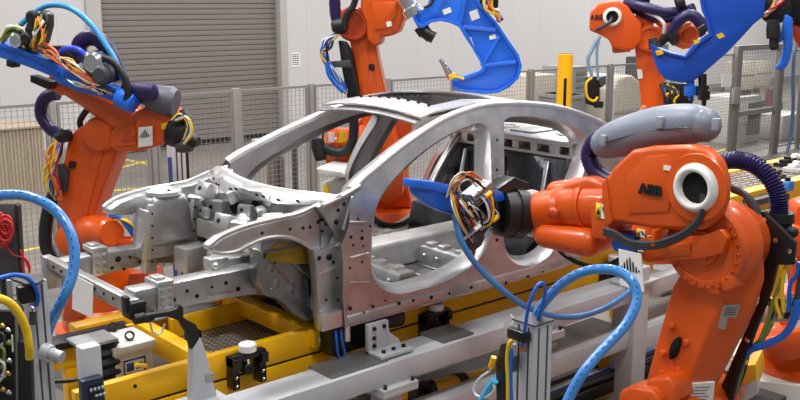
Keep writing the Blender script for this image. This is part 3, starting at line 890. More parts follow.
# ------------------------------------------------------------------ white support frame in front
fr_ = thing('support_frame', 'off white welded steel frame with long beams and legs in front of the yellow carriage', 'frame', (4.2, 4.2, 0))
mb = MB(); mb.box((2.1, 4.10, .845), (6.05, 4.34, .985)); mb.build('upper_beam', WHITE_F, fr_, bevel=.006)
mb = MB(); mb.box((2.1, 4.10, .48), (6.05, 4.24, .62)); mb.build('lower_beam', WHITE_F, fr_, bevel=.006)
for xa in (2.35, 3.55, 4.95):
    mb = MB(); mb.box((xa - .07, 4.12, 0), (xa + .07, 4.26, .80)); lg = mb.build('leg', WHITE_F, fr_, bevel=.006)
    mb = MB(); mb.box((xa - .14, 4.05, .79), (xa + .14, 4.3, .82)); 
    mb.box((xa - .14, 4.05, .818), (xa + .14, 4.3, .845))
    pl = mb.build('leg_plate', WHITE_F, lg, bevel=.003)
    mb = MB()
    for s in (-1, 1): mb.cyl((xa + s * .11, 4.07, .84), (xa + s * .11, 4.07, .87), .012, seg=8)
    absorb(pl, mb.build('bolt', BLACK_G, pl))
    mb = MB(); mb.box((xa - .13, 4.05, 0), (xa + .13, 4.32, .02)); mb.build('foot_plate', WHITE_F, lg, bevel=.003)
mb = MB(); mb.box((5.94, 4.06, 0), (6.12, 4.22, 1.12)); mb.build('leg', WHITE_F, fr_, bevel=.006)
mb = MB(); mb.box((5.86, 4.03, .985), (6.2, 4.25, 1.01)); mb.build('leg_plate', WHITE_F, fr_, bevel=.004)
mb = MB(); mb.box((6.12, 4.08, .42), (6.9, 4.2, .6)); mb.box((6.12, 4.08, .85), (6.9, 4.2, .985)); mb.build('end_beam', WHITE_F, fr_, bevel=.006)
mb = MB(); mb.box((6.26, 4.4, 0), (6.42, 4.5, 1.0)); mb.build('rear_leg', LGREY, fr_, bevel=.006)
mb = MB(); mb.box((5.1, 4.24, .55), (5.25, 5.9, .66)); mb.build('cross_tie', WHITE_F, fr_, bevel=.006)
# grey plates on the beam
for a, b in (((325, 376), (385, 362)), ((447, 345), (480, 338))):
    p, q = AZ(*a, .985), AZ(*b, .985)
    mb = MB(); mb.box((min(p.x, q.x), 4.13, .985), (max(p.x, q.x) + .02, 4.36, .998)); mb.build('machined_plate', mat('machined grey', (126, 124, 122), .4, metal=.5), fr_)

# gusseted locating tower
lt = thing('locating_tower', 'white bolted angle bracket with gusset standing on the frame beam under the front sill', 'bracket', (3.6, 4.22, .998))
a = AY(360, 345, 4.28)
X0 = 3.47
mb = MB(); mb.box((X0, 4.26, .998), (X0 + .16, 4.295, 1.19)); mb.box((X0, 4.14, .998), (X0 + .26, 4.295, 1.02)); mb.build('angle_plate', WHITE_F, lt, bevel=.004)
mb = MB(); mb.prism([V((X0 + .16, 4.27, 1.17)), V((X0 + .18, 4.27, 1.1)), V((X0 + .26, 4.27, 1.035)), V((X0 + .26, 4.27, 1.0)), V((X0 + .13, 4.27, 1.0)), V((X0 + .13, 4.27, 1.19))], (0, .02, 0)); mb.build('gusset', WHITE_F, lt, bevel=.003)
for dx, dz in ((.04, 1.16), (.12, 1.16), (.04, 1.10), (.04, 1.05)):
    mb = MB(); mb.lathe((X0 + dx, 4.26, dz), (0, -1, 0), [(0, .014), (.01, .014), (.012, .008), (.018, .008)], 8); mb.build('bolt', BLACK_G, lt)
for dx in (.06, .14, .22):
    mb = MB(); mb.cyl((X0 + dx, 4.19, 1.02), (X0 + dx, 4.19, 1.035), .014, seg=8); mb.build('bolt', BLACK_G, lt)
mt = thing('clamp_cylinder', 'black cylinder unit with blue air tubes between the sill and the angle bracket', 'actuator', (3.4, 4.4, 1.0))
mb = MB(); mb.box((3.28, 4.38, .998), (3.6, 4.52, 1.19)); mb.build('cylinder_body', BLACK_G, mt, bevel=.01)
mb = MB(); mb.cyl((3.70, 4.42, 1.13), (3.86, 4.42, 1.12), .062); mb.cyl((3.6, 4.42, 1.13), (3.70, 4.42, 1.13), .03); mb.build('motor', BLACK, mt, bevel=.006)
mb = MB(); mb.cyl((3.36, 4.33, 1.10), (3.36, 4.33, 1.25 - .05), .02); mb.build('rod', CHROME, mt)
for k in range(2):
    mb = MB(); mb.tube([(3.28 + .04 * k, 4.34, 1.18), (3.27 + .04 * k, 4.32, 1.12), (3.29 + .05 * k, 4.33, 1.02), (3.33, 4.34, .96)], .007); mb.build('air_tube', BLUE_T, mt)

# white guide post with the black clamp arm
gp = thing('clamp_post', 'white tapered post with a hooked black clamp arm below the front rail', 'clamp', (2.35, 4.36, .985))
mb = MB(); mb.prism([AY(*q, 4.34) for q in ((193, 350), (201, 338), (206, 352), (220, 408), (216, 416), (192, 416))], (0, .06, 0)); mb.build('post', WHITE_F, gp, bevel=.004)
mb = MB(); mb.box((2.2, 4.2, .985), (2.5, 4.44, .998)); mb.build('base_plate', WHITE_F, gp, bevel=.003)
mb = MB(); mb.prism([AY(*q, 4.35) for q in ((201, 353), (192, 350), (188, 334), (180, 321), (168, 317), (146, 320), (147, 315), (170, 311), (177, 309), (180, 304), (184, 308), (184, 318), (197, 325), (200, 336))], (0, .045, 0)); ar = mb.build('clamp_arm', BLACK, gp, bevel=.008)
mb = MB(); c = AY(210, 377, 4.335); mb.box((c.x - .025, 4.333, c.z - .018), (c.x + .025, 4.34, c.z + .018)); mb.build('rating_plate', GREY_P, gp)
mb = MB()
for px, py in ((204, 391), (213, 389)):
    mb = MB(); q = AZ(px, py + 4, .998); mb.cyl(q, q + V((0, 0, .025)), .016, seg=8); mb.build('bolt', BLACK_G, gp)
mb = MB(); mb.tube([AY(150, 322, 4.4), AY(153, 332, 4.4), AY(160, 334, 4.4), AY(165, 324, 4.4)], .006); mb.build('sensor_wire', WHI_T, gp)
c = AY(148, 315, 4.66); mb = MB(); mb.ball(c, .045, (1, .8, 1), 10); mb.cyl(c + V((0, 0, .0)), c + V((0, 0, .06)), .02); mb.cyl(c - V((.08, 0, 0)), c + V((.08, 0, 0)), .014); mb.cyl(c - V((0, .06, 0)), c + V((0, .06, 0)), .014); mb.build('clamp_head', BLACK, gp)
mb = MB(); mb.beam(AY(150, 317, 4.40), c, .03, .03); mb.build('head_holder', BLACK, gp)

# ------------------------------------------------------------------ small machines at the carriage's front end
gb = thing('control_box', 'light grey steel box with blue printed label behind the yellow beam', 'box', (2.25, 5.2, .0))
A1, A2 = AY(114, 347, 5.02), AY(152, 340, 5.02); bx0, bx1, bz = A1.x, A2.x, (A1.z + A2.z) / 2
mb = MB(); mb.box((bx0, 5.02, .5), (bx1, 5.30, bz - .05)); mb.build('box_body', LGREY, gb, bevel=.008)
mb = MB(); mb.box((bx0 - .015, 5.0, bz - .05), (bx1 + .02, 5.31, bz)); mb.build('lid', LGREY, gb, bevel=.008)
for px, py in ((114, 331), (130, 340)):
    c = AZ(px, py, bz); mb = MB(); mb.ringd(c + V((0, 0, .03)), (-.5, -.8, 0), .03, .02, .02, 14); mb.build('lifting_eye', BLACK_G, gb)
A1, A2 = AY(123, 359, 5.012), AY(146, 372, 5.012); w_ = A2.x - A1.x; lz1 = AY(134, 358, 5.012).z; lz0 = lz1 - .1
mb = MB(); mb.box((A1.x, 5.012, lz0), (A2.x, 5.02, lz1)); lb = mb.build('printed_label', PAPER, gb, label='white label with a blue border')
mb = MB()
for (u0, v0, u1, v1) in ((0, 0, 1, .12), (0, .88, 1, 1), (0, 0, .06, 1), (.94, 0, 1, 1), (.14, .25, .45, .75), (.55, .3, .85, .42), (.55, .55, .85, .67)):
    mb.box((A1.x + w_ * u0, 5.008, lz0 + .1 * v0), (A1.x + w_ * u1, 5.012, lz0 + .1 * v1))
absorb(lb, mb.build('print', mat('label blue', (60, 84, 150), .6), lb))
mb = MB(); mb.box((bx0 + .03, 5.06, 0), (bx1 - .03, 5.28, .5)); mb.build('stand', GREY_D, gb)
bl = thing('bellows_unit', 'black rubber bellows under a grey plate left of the light grey box', 'bellows', (2.12, 5.1, .5))
mb = MB()
prof = []
for i in range(9):
    prof += [(.06 * i, .075), (.06 * i + .03, .1)]
c = AY(103, 340, 5.08); bt_ = c.z
mb.lathe((c.x, 5.08, bt_ - .52), (0, 0, 1), prof, 4); o = mb.build('bellows', BLACK, bl, ang=20)
mb = MB(); mb.box((c.x - .17, 5.0, bt_), (c.x + .06, 5.2, bt_ + .02)); mb.build('cover_plate', GREY_P, bl, bevel=.003)
mb = MB(); mb.cyl((c.x, 5.08, 0), (c.x, 5.08, bt_ - .52), .05); mb.build('column', GREY_D, bl)
sb = thing('end_stop_beam', 'short yellow beam under a black bar at the left end of the line', 'beam', (1.95, 5.3, .5))
mb = MB(); p, q = AZ(46, 345, 1.1), AZ(98, 328, 1.1); yb = p.y; mb.box((p.x, yb - .04, .94), (p.x + .42, yb + .06, 1.08)); mb.build('beam', YELLOW, sb, bevel=.006)
mb = MB(); mb.box((p.x - .05, yb - .1, 1.08), (p.x + .52, yb + .06, 1.125)); mb.build('black_bar', BLACK, sb, bevel=.006)
mb = MB(); mb.box((p.x + .1, yb - .03, 0), (p.x + .2, yb + .05, .94)); mb.build('leg', YELLOW, sb, bevel=.006)
dp = thing('display_post', 'white square post carrying a small dark display at the front tip of the yellow beam', 'post', (1.62, 4.42, 0))
c = AY(88, 345, 4.44)
mb = MB(); mb.box((c.x - .05, 4.40, 0), (c.x + .05, 4.48, c.z)); mb.build('post', WHITE_F, dp, bevel=.005)
d0, d1 = AY(82, 382, 4.34), AY(106, 402, 4.34)
mb = MB(); mb.box((d0.x, 4.34, d1.z), (d1.x, 4.40, d0.z)); di = mb.build('display_case', mat('blue black case', (30, 38, 66), .35), dp, bevel=.01)
mb = MB(); mb.box((d0.x + .025, 4.336, d1.z + .035), (d1.x - .025, 4.341, d0.z - .03)); sc_ = mb.build('screen', mat('dark screen', (14, 18, 26), .15), dp)
mb = MB()
for i in range(4):
    xx = d0.x + .035 + i * .02; mb.box((xx, 4.334, d0.z - .062), (xx + .012, 4.337, d0.z - .045))
for i in range(3):
    xx = d0.x + .06 + i * .02; mb.box((xx, 4.334, d1.z + .042), (xx + .014, 4.337, d1.z + .055))
absorb(sc_, mb.build('screen_marks', mat('pale screen marks', (190, 204, 220), .5), sc_))
mb = MB(); mb.tube([AY(96, 345, 4.5), AY(97, 360, 4.5), AY(92, 372, 4.5), AY(75, 380, 4.5), AY(48, 382, 4.5)], .011); tag(mb.build('black_cable', BLACK), 'thin black cable sagging from the white display post to the left', 'cable')
# pneumatic cylinder under the frame
pc = thing('yellow_cylinder', 'yellow tubular cylinder with black clip lying under the white frame beam', 'cylinder', (4.3, 4.6, .3))
p, q = AY(428, 390, 4.75), AY(496, 372, 4.75)
mb = MB(); mb.cyl(p, q, .055); mb.build('tube', YELLOW, pc)
m_ = p * .55 + q * .45; d = (q - p).normalized(); mb = MB(); mb.cyl(m_ - d * .04, m_ + d * .04, .068); mb.build('clip', BLACK, pc)
mb = MB(); mb.cyl(p - d * .03, p + d * .03, .075); mb.build('end_cap', BLACK_G, pc)
mb = MB(); mb.box((p.x - .5, 4.65, 0), (p.x - .05, 4.95, p.z)); mb.build('mounting', GREY_D, pc, bevel=.01); mb = MB(); mb.box((q.x - .1, 4.7, 0), (q.x, 4.8, q.z - .05)); mb.build('mounting', GREY_D, pc, bevel=.01)

# dark slabs and cables added to stand for the shade under the line
ct = thing('shade_filler', 'dark slabs and cables added under the line to darken the shaded floor', 'added shade filler', (4.8, 4.6, 0))
mb = MB(); mb.box((2.6, 4.33, 0), (7.4, 4.54, .10)); mb.build('shade_slab', mat('shade filler black', (34, 32, 32), .6), ct, bevel=.006)
mb = MB(); mb.box((2.6, 4.74, 0), (7.4, 5.55, .04)); mb.build('shade_mat', mat('shade filler dark', (40, 37, 35), .7, noise=.2), ct)
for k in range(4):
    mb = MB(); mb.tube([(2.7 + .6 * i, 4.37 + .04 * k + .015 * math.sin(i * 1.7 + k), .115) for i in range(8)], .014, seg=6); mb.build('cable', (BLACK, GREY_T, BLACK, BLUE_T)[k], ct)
# ------------------------------------------------------------------ the near robot
def NX(px, py, x=4.45):
    return AX(px, py, x)


def vane(name, pxs, x, dx, m, parent, bevel=.012, bseg=2):
    """a body traced in side view on the plane x and pulled dx away from the hall's left"""
    mb = MB(); mb.prism([AX(*q, x) for q in pxs], (dx, 0, 0)); return mb.build(name, m, parent, bevel=bevel, bseg=bseg)


nr_ = thing('industrial_robot', 'large orange robot nearest the camera with a fat grey sleeve on top', 'robot', (4.6, 2.75, 0))
# foot and turret
bc = NX(640, 440, 4.62)
mb = MB(); mb.box((bc.x - .5, bc.y - .5, 0), (bc.x + .5, bc.y + .5, .03)); mb.lathe((bc.x, bc.y - .1, .03), (0, 0, 1), [(0, .42), (.16, .42), (.2, .36), (.34, .34)], 28); mb.build('base', ORANGE, nr_, bevel=.01)
mb = MB(); mb.lathe((bc.x, bc.y - .1, .37), (0, 0, 1), [(0, .4), (.1, .4), (.14, .36), (.3, .30), (bc.z - .45, .26)], 28); mb.build('turret', ORANGE, nr_)
mb = MB(); c = NX(655, 425, 4.30); mb.lathe(c, (1, 0, 0), [(0, .10), (.02, .13), (.12, .14), (.14, .19), (.58, .19), (.6, .15), (.72, .13), (.74, 0)], 26); mb.build('axis_housing', ORANGE, nr_)
mb = MB(); mb.prism([NX(*q, 4.30) for q in ((646, 380), (668, 377), (675, 388), (676, 402), (660, 410), (640, 405))], (.2, 0, 0)); mb.build('turret_lug', ORANGE, nr_, bevel=.02, bseg=3)
mb = MB(); mb.prism([NX(*q, 4.24) for q in ((618, 392), (630, 386), (652, 390), (660, 402), (655, 420), (615, 420))], (.16, 0, 0)); mb.build('turret_lug', ORANGE, nr_, bevel=.025, bseg=3)
# lower arm: lofted, side face with a fold to the rear facet
mb = MB()
st = [((692, 262), (714, 258), (766, 250)), ((678, 287), (724, 292), (767, 281)), ((665, 332), (709, 331), (758, 312)), ((655, 368), (694, 368), (736, 356)), ((645, 405), (681, 405), (711, 403)), ((637, 448), (664, 448), (690, 448))]
rings = []
for L_, F_, R_ in st:
    a, b, c = NX(L_[0] - 6, L_[1], 4.48), NX(*F_, 4.45), NX(R_[0] - 7, R_[1], 4.60)
    rings.append([mb.bm.verts.new(p) for p in (a, b, c, V((4.66, c.y - .0, c.z)), V((4.74, a.y, a.z)))])
for A_, B_ in zip(rings, rings[1:]):
    for i in range(5): mb.bm.faces.new((A_[i], A_[(i + 1) % 5], B_[(i + 1) % 5], B_[i]))
mb.bm.faces.new(rings[0]); mb.bm.faces.new(rings[-1][::-1])
la = mb.build('lower_arm', ORANGE, nr_, bevel=.022, bseg=3)
hc = NX(709, 246, 4.47)
mb = MB(); mb.lathe(hc, (1, 0, 0), [(0, .20), (.0, .225), (.025, .243), (.05, .25), (.11, .25), (.15, .23), (.28, .2), (.3, 0)], 40); mb.build('arm_head', ORANGE, nr_, ang=25)
# dark oval hole and casting bosses on the side face
mb = MB(); c = NX(675.5, 348, 4.458); d_ = (NX(679, 338, 4.458) - NX(672, 358, 4.458))
P = []
for k in range(20):
    t = 2 * PI * k / 20; P.append(c + d_ * .55 * math.sin(t) + V((0, -1, 0)) * .027 * math.cos(t) + V((-.014, 0, 0)))
mb.prism(P, (.02, 0, 0)); absorb(la, mb.build('oval_hole', HOLE, la))
for px, py, r in ((672, 326, .018), (688, 342, .018), (664, 353, .018), (679, 370, .018), (663, 372, .010), (659, 385, .01)):
    c = NX(px, py, 4.47); mb = MB(); mb.lathe(c, (-1, 0, 0), [(0, r * 1.3), (.014, r * 1.15), (.022, r), (.03, r * .7), (.03, 0)], 14); mb.build('boss', ORANGE, nr_)
# axis three drum with its ring of bolts
dc = NX(704, 247, 4.42)
mb = MB(); mb.lathe(dc, (-1, 0, 0), [(-.06, .23), (0, .23), (.012, .222), (.012, .185), (.004, .178), (.004, .10), (.03, .092), (.034, 0)], 40); dr = mb.build('axis_drum', ORANGE, nr_, ang=25)
mb = MB()
for k in range(26):
    a = 2 * PI * k / 26; q = dc + V((-.012, math.cos(a) * .205, math.sin(a) * .205)); mb.cyl(q, q + V((-.01, 0, 0)), .0085, seg=8)
absorb(dr, mb.build('drum_bolts', ORANGE_D, dr))
mb = MB()
for k in range(6):
    a = 2 * PI * k / 6; q = dc + V((-.03, math.cos(a) * .06, math.sin(a) * .06)); mb.cyl(q, q + V((-.012, 0, 0)), .011, seg=8)
absorb(dr, mb.build('drum_bolts', ORANGE, dr))
vane('stop_block', [(720, 278), (733, 275), (735, 288), (722, 292)], 4.40, .1, ORANGE, nr_, .008)
vane('stop_block', [(706, 280), (718, 282), (719, 296), (708, 294)], 4.41, .08, ORANGE, nr_, .012)
# upper arm
UA = [(603, 181), (612, 168), (631, 150), (650, 146.5), (686, 145), (704, 149), (717, 161), (723, 182), (722, 202), (716, 220), (704, 231), (680, 231), (650, 229), (622, 224), (608, 223)]
ua = vane('upper_arm', UA, 4.34, .10, ORANGE, nr_, .03, 3)
vane('gear_case', [(606, 186), (616, 170), (634, 154), (660, 150), (684, 150), (690, 180), (684, 215), (650, 226), (612, 222)], 4.46, .30, ORANGE, nr_, .03, 3)
vane('raised_panel', [(626, 178), (645, 157), (668, 154), (676, 162), (672, 190), (668, 212), (628, 214)], 4.332, .01, ORANGE, nr_, .004)
vane('front_flange', [(601, 184), (606, 178), (612, 222), (608, 226), (604, 222)], 4.33, .46, ORANGE, nr_, .008)
vane('under_beam', [(636, 241), (640, 239), (702, 235), (720, 229), (727, 238), (722, 254), (702, 259), (646, 263), (638, 258)], 4.36, .24, ORANGE, nr_, .012)
vane('under_bracket', [(652, 246), (690, 243), (690, 255), (652, 259)], 4.352, .01, ORANGE, nr_, .004)
vane('label_block', [(589, 206), (603, 196), (610, 226), (606, 240), (592, 238)], 4.36, .24, ORANGE, nr_, .012)
rc = NX(697, 187.5, 4.33)
mb = MB(); mb.lathe(rc, (-1, 0, 0), [(-.01, .13), (.015, .13), (.045, .112), (.05, .1), (.044, .088), (.02, .083), (-.03, .08)], 40, caps=False); mb.build('cable_port_ring', WHITE, nr_, ang=60, label='white rounded ring round the cable opening')
mb = MB(); mb.lathe(rc, (-1, 0, 0), [(0.004, .088), (.006, .084), (.006, 0)], 30); absorb(ua, mb.build('opening', HOLE, ua))
mb = MB(); mb.lathe(rc + V((.0, 0, 0)), (-1, 0, 0), [(0, .18), (.012, .175), (.012, .13)], 40, caps=False); mb.build('port_collar', ORANGE, nr_)
# lettering
for k, (dy, dz) in enumerate(((0, 0), (.0035, .002), (-.0035, -.002), (.0035, -.002), (-.0035, .002))):
    o = text_mesh('ABB', .08, NX(650, 190.5, 4.324) + V((0, dy, dz)), (0, -1, 0), (0, 0, 1), 'lettering', BLACK, ua, depth=.004 + .0002 * k)
    if k: absorb(o0, o)
    else: o0 = o
q = NX(667, 168, 4.326)
mb = MB(); mb.box((4.326, q.y - .022, q.z - .013), (4.33, q.y + .022, q.z + .013)); mb.build('small_plate', PAPER, nr_)
def warn(px, py, w_, h_, x, parent):
    c = NX(px, py, x); mb = MB(); mb.box((x - .003, c.y - w_ / 2, c.z - h_ / 2), (x, c.y + w_ / 2, c.z + h_ / 2)); o = mb.build('warning_label', PAPER, parent, label='white and yellow warning label')
    mb = MB(); mb.box((x - .004, c.y, c.z - h_ / 2), (x - .003, c.y + w_ / 2, c.z + h_ / 2)); absorb(o, mb.build('yellow_field', SIGN_Y, o))
    mb = MB(); a = c.y + w_ * .25; mb.prism([V((x - .0045, a - w_ * .18, c.z - h_ * .25)), V((x - .0045, a + w_ * .18, c.z - h_ * .25)), V((x - .0045, a, c.z + h_ * .25))], (-.0005, 0, 0)); mb.beam(V((x - .005, c.y - w_ * .4, c.z - h_ * .2)), V((x - .005, c.y - w_ * .15, c.z + h_ * .3)), .001, .012, (0, 0, 1)); absorb(o, mb.build('symbol', BLACK, o))
warn(601.5, 211, .075, .085, 4.357, nr_)
warn(641, 233, .05, .045, 4.338, nr_)
q = NX(641, 248, 4.354); mb = MB(); mb.box((4.35, q.y - .018, q.z - .02), (4.354, q.y + .018, q.z + .02)); mb.build('small_plate', PAPER, nr_)
# plate labels on the rear facet of the lower arm: lie on the plane through fold and rear edge
def on_facet(px, py):
    a, b, c = NX(724, 292, 4.45), NX(760, 281, 4.60), NX(694, 368, 4.45)
    n = (b - a).cross(c - a).normalized(); p = AP(px, py, (a, n))
    if n.dot(CAM - p) < 0: n = -n
    return p + n * .014, n
def facet_label(pxs, m, name, label=None):
    P = [on_facet(*q)[0] for q in pxs]; mb = MB(); mb.prism(P, -on_facet(*pxs[0])[1] * .016); return mb.build(name, m, nr_, label=label)
o = facet_label([(723, 304), (739.5, 303), (735, 316), (727, 316), (724, 328), (717, 327)], mat('rating plate silver', (176, 170, 166), .4, metal=.4), 'rating_plate', 'silver rating plate')
mb = MB()
for k in range(4):
    a, b = on_facet(724 - k * .6, 307 + k * 2.3)[0], on_facet(736 - k * .6, 306 + k * 2.3)[0]; n = on_facet(730, 310)[1]; mb.beam(a + n * .001, b + n * .001, .001, .004, n.cross(b - a))
absorb(o, mb.build('print', SIGN_B, o))
o = facet_label([(692, 382.5), (714, 381), (711, 408), (685, 408)], PAPER, 'paper_sheet', 'white paper sheet with printing taped to the arm')
mb = MB(); n = on_facet(700, 390)[1]
for k in range(6):
    a, b = on_facet(694 - k * .8, 386 + k * 3)[0], on_facet(709 - k * .5 - (k % 3) * 2, 385.5 + k * 3)[0]; mb.beam(a + n * .001, b + n * .001, .001, .004, n.cross(b - a))
absorb(o, mb.build('print', SIGN_B, o))

# forearm and wrist
fx = 4.57
A_, B_ = NX(622, 205, fx), NX(556, 206, fx); d = (B_ - A_); L = d.length
mb = MB(); mb.lathe(A_, d, [(0, .15), (L * .35, .152), (L * .5, .15), (L * .62, .155), (L * .9, .14), (L, .11), (L * 1.02, 0)], 30); mb.build('forearm', ORANGE, nr_)
mb = MB(); mb.ringd(A_ + d * .42, d, .162, .13, .05); mb.build('forearm_collar', ORANGE, nr_)
# fork cheeks: tapered capsules
def capsule(name, a, b, ra, rb, m, parent, flat=1.0):
    d = b - a; l = d.length; prof = [(-ra, 0)] + [(-ra * math.cos(t), ra * math.sin(t)) for t in (.35, .8, 1.25)] + [(0, ra)] + [(l, rb)] + [(l + rb * math.sin(t), rb * math.cos(t)) for t in (.4, .8, 1.2)] + [(l + rb, 0)]
    mb = MB(); mb.lathe(a, d, prof, 22); return mb.build(name, m, parent, ang=50)
capsule('wrist_cheek', NX(588, 242, 4.46), NX(546, 236, 4.42), .088, .074, ORANGE, nr_)
capsule('wrist_cheek', NX(592, 188, 4.58), NX(556, 191, 4.56), .075, .062, ORANGE, nr_)
mb = MB(); mb.prism([NX(*q, 4.47) for q in ((560, 184), (586, 176), (606, 184), (609, 226), (600, 250), (584, 258), (562, 250), (552, 226))], (.18, 0, 0)); mb.build('wrist_fork', ORANGE, nr_, bevel=.04, bseg=4)
mb = MB(); c = NX(548, 240, 4.40); mb.lathe(c, (1, 0, 0), [(0, .04), (.01, .055), (.05, .06), (.26, .06), (.28, .04), (.28, 0)], 18); mb.build('wrist_pivot', ORANGE, nr_)
A_, B_ = NX(566, 207, 4.52), NX(535, 213, 4.52); d = B_ - A_
mb = MB(); mb.lathe(A_, d, [(0, .10), (.03, .125), (d.length * .6, .13), (d.length, .122), (d.length, 0)], 26); mb.build('wrist_body', ORANGE, nr_)
mb = MB(); mb.lathe(B_, d, [(0, .14), (.004, .152), (.03, .152), (.034, .14), (.034, 0)], 28); mb.build('flange_ring', WHITE, nr_, label='white ring at the wrist flange')
mb = MB(); q = NX(553, 213, 4.41); mb.ball(q, .045, (.5, 1, .8), 12); mb.build('wrist_recess_cover', ORANGE_D, nr_)

# hoses and cables of the near robot
mb = MB(); pts = [AX(*q, 4.56) for q in ((606, 143), (620, 138), (645, 131), (672, 126), (695, 124), (704, 125))]
mb.tube(pts, lambda t: .094 + .028 * math.sin(PI * min(1, t * 1.05)), seg=18, n=8); mb.ball(pts[-1], .094, (1, 1, 1), 16); mb.ball(pts[0], .092, (1, 1, 1), 16); sl = mb.build('hose_sleeve', HOSE_G, nr_, ang=60, label='fat grey protective sleeve over the hose pack')
mb = MB(); q = spline(pts, 8); q = [p + V((-.117, 0, -.012)) for p in q[3:]]; mb.tube(q, .004, seg=6, smooth=False); absorb(sl, mb.build('zip_seam', GREY_T, sl))
for px, py in ((660, 122), (716, 124), (603, 140)):
    p = AX(px, py, 4.44); mb = MB(); mb.box((p.x - .012, p.y - .02, p.z - .035), (p.x + .02, p.y + .02, p.z + .03)); mb.build('sleeve_buckle', mat('buckle grey %d' % px, (150, 156, 168), .4), sl, bevel=.006)
mb = MB(); mb.tube([AX(*q, 4.6) for q in ((606, 134), (594, 142), (589, 156), (596, 172), (612, 182), (630, 186))], 0.05, seg=14, n=12, ribs=.06); mb.build('navy_hose', NAVY, nr_, ang=80)
mb = MB(); mb.tube([AX(*q, 4.95) for q in ((700, 172), (716, 163), (735, 160), (753, 164), (768, 176), (777, 192), (779, 206), (779, 218))], .048, seg=16, n=12, ribs=.10); mb.build('navy_hose', NAVY, nr_, ang=80)
c = AX(779, 212, 4.95); mb = MB(); mb.lathe(c, (0, 0, -1), [(0, .08), (.05, .085), (.06, .075), (.11, .07), (.15, .05), (.2, .045), (.2, 0)], 20); mb.build('hose_clamp', BLACK, nr_)
mb = MB(); p = AX(790, 232, 4.93); mb.ball(p, .035, (1, 1.4, 1), 12); mb.build('clamp_ear', BLACK, nr_)
for k, (dx, r) in enumerate(((0, .018), (5, .02), (10, .018))):
    mb = MB(); mb.tube([AX(x_ + dx * .5, y_ + dx * .4, 4.72 + .03 * k) for x_, y_ in ((728, 186), (742, 192), (752, 205), (758, 222), (760, 240))], r, seg=8); mb.build('cable', GREY_T, nr_)
for k in range(3):
    mb = MB(); mb.tube([AX(x_, y_ + k * 2.6, 4.30 + .005 * k) for x_, y_ in ((604, 229), (615, 232), (628, 240), (645, 243), (665, 240), (685, 231), (698, 219), (703, 205), (702, 194))], .012, seg=8); mb.build('cable', GREY_T, nr_)
mb = MB(); p = AX(657, 238, 4.33); mb.box((4.29, p.y - .012, p.z - .04), (4.36, p.y + .012, p.z + .05)); mb.build('cable_strap', ORANGE, nr_, bevel=.005)
mb = MB(); mb.tube([AX(*q, 4.62) for q in ((556, 246), (566, 256), (585, 265), (605, 266), (622, 258), (636, 250))], .016, seg=8); mb.build('black_hose', BLACK, nr_)
# black carrier plate behind the arm
bp_ = vane('cable_carrier_plate', [(758, 211), (764, 212), (795, 243), (793, 265), (777, 265), (771, 290), (752, 340), (738, 378), (732, 402), (726, 430), (700, 430), (716, 398), (740, 342), (758, 302), (764, 270), (759, 240)], 4.76, .03, BLACK_G, nr_, .004)
for px, py in ((765, 220), (776, 240), (790, 251), (762, 232), (748, 340), (726, 372)):
    p = NX(px, py, 4.757); mb = MB(); mb.lathe(p, (-1, 0, 0), [(0, .014), (.01, .014), (.012, .008), (.012, 0)], 8); mb.build('bolt', CHROME, nr_)
cabs = [((788, 262), (779, 282), (776, 302), (781, 318), YEL_T, .010), ((795, 258), (785, 270), (782, 290), (784, 312), YEL_T, .012), ((799, 262), (797, 275), (790, 285), (789, 312), BLUE_T, .012), ((803, 270), (800, 282), (797, 298), (794, 318), GREY_T, .016), ((782, 278), (774, 300), (768, 320), (760, 340), GREEN_T, .012)]
for a, b, c, e, m_, r in cabs:
    mb = MB(); mb.tube([AX(*q, 4.79) for q in (a, b, c, e)], r, seg=8); mb.build('cable', m_, nr_)
mb = MB(); mb.prism([AX(*q, 4.84) for q in ((770, 300), (800, 292), (803, 320), (766, 323))], (.01, 0, 0)); mb.build('connector_panel', mat('panel white', (214, 216, 220), .4), nr_)
for i, px in enumerate((772, 780, 788, 796)):
    for j in range(2):
        a, b = AX(px, 298 + 13 * j, 4.81), AX(px - 2, 306 + 12 * j, 4.81); mb = MB(); mb.cyl(a, b, .014, seg=10); mb.build('connector', (BRASS, BLACK, CHROME, BLACK)[(i + j) % 4], nr_)
mb = MB(); mb.tube([AX(*q, 4.78) for q in ((798, 300), (794, 320), (784, 335), (768, 344), (752, 349), (745, 356))], .02, seg=10); mb.build('air_hose', BLUE_T, nr_)
mb = MB(); mb.tube([AX(*q, 4.80) for q in ((772, 322), (765, 335), (755, 345), (745, 352), (742, 368), (735, 392))], .014, seg=8); mb.build('cable', GREEN_T, nr_)
for k in range(2):
    mb = MB(); mb.tube([AX(x_ + 5 * k, y_, 4.86) for x_, y_ in ((742, 352), (737, 372), (728, 395), (722, 420))], .022, seg=8); mb.build('cable', BLACK, nr_)
mb = MB(); p = AX(740, 364, 4.84); mb.ringd(p, (0, .3, 1), .05, .03, .03, 16); mb.build('cable_clamp', YELLOW, nr_)

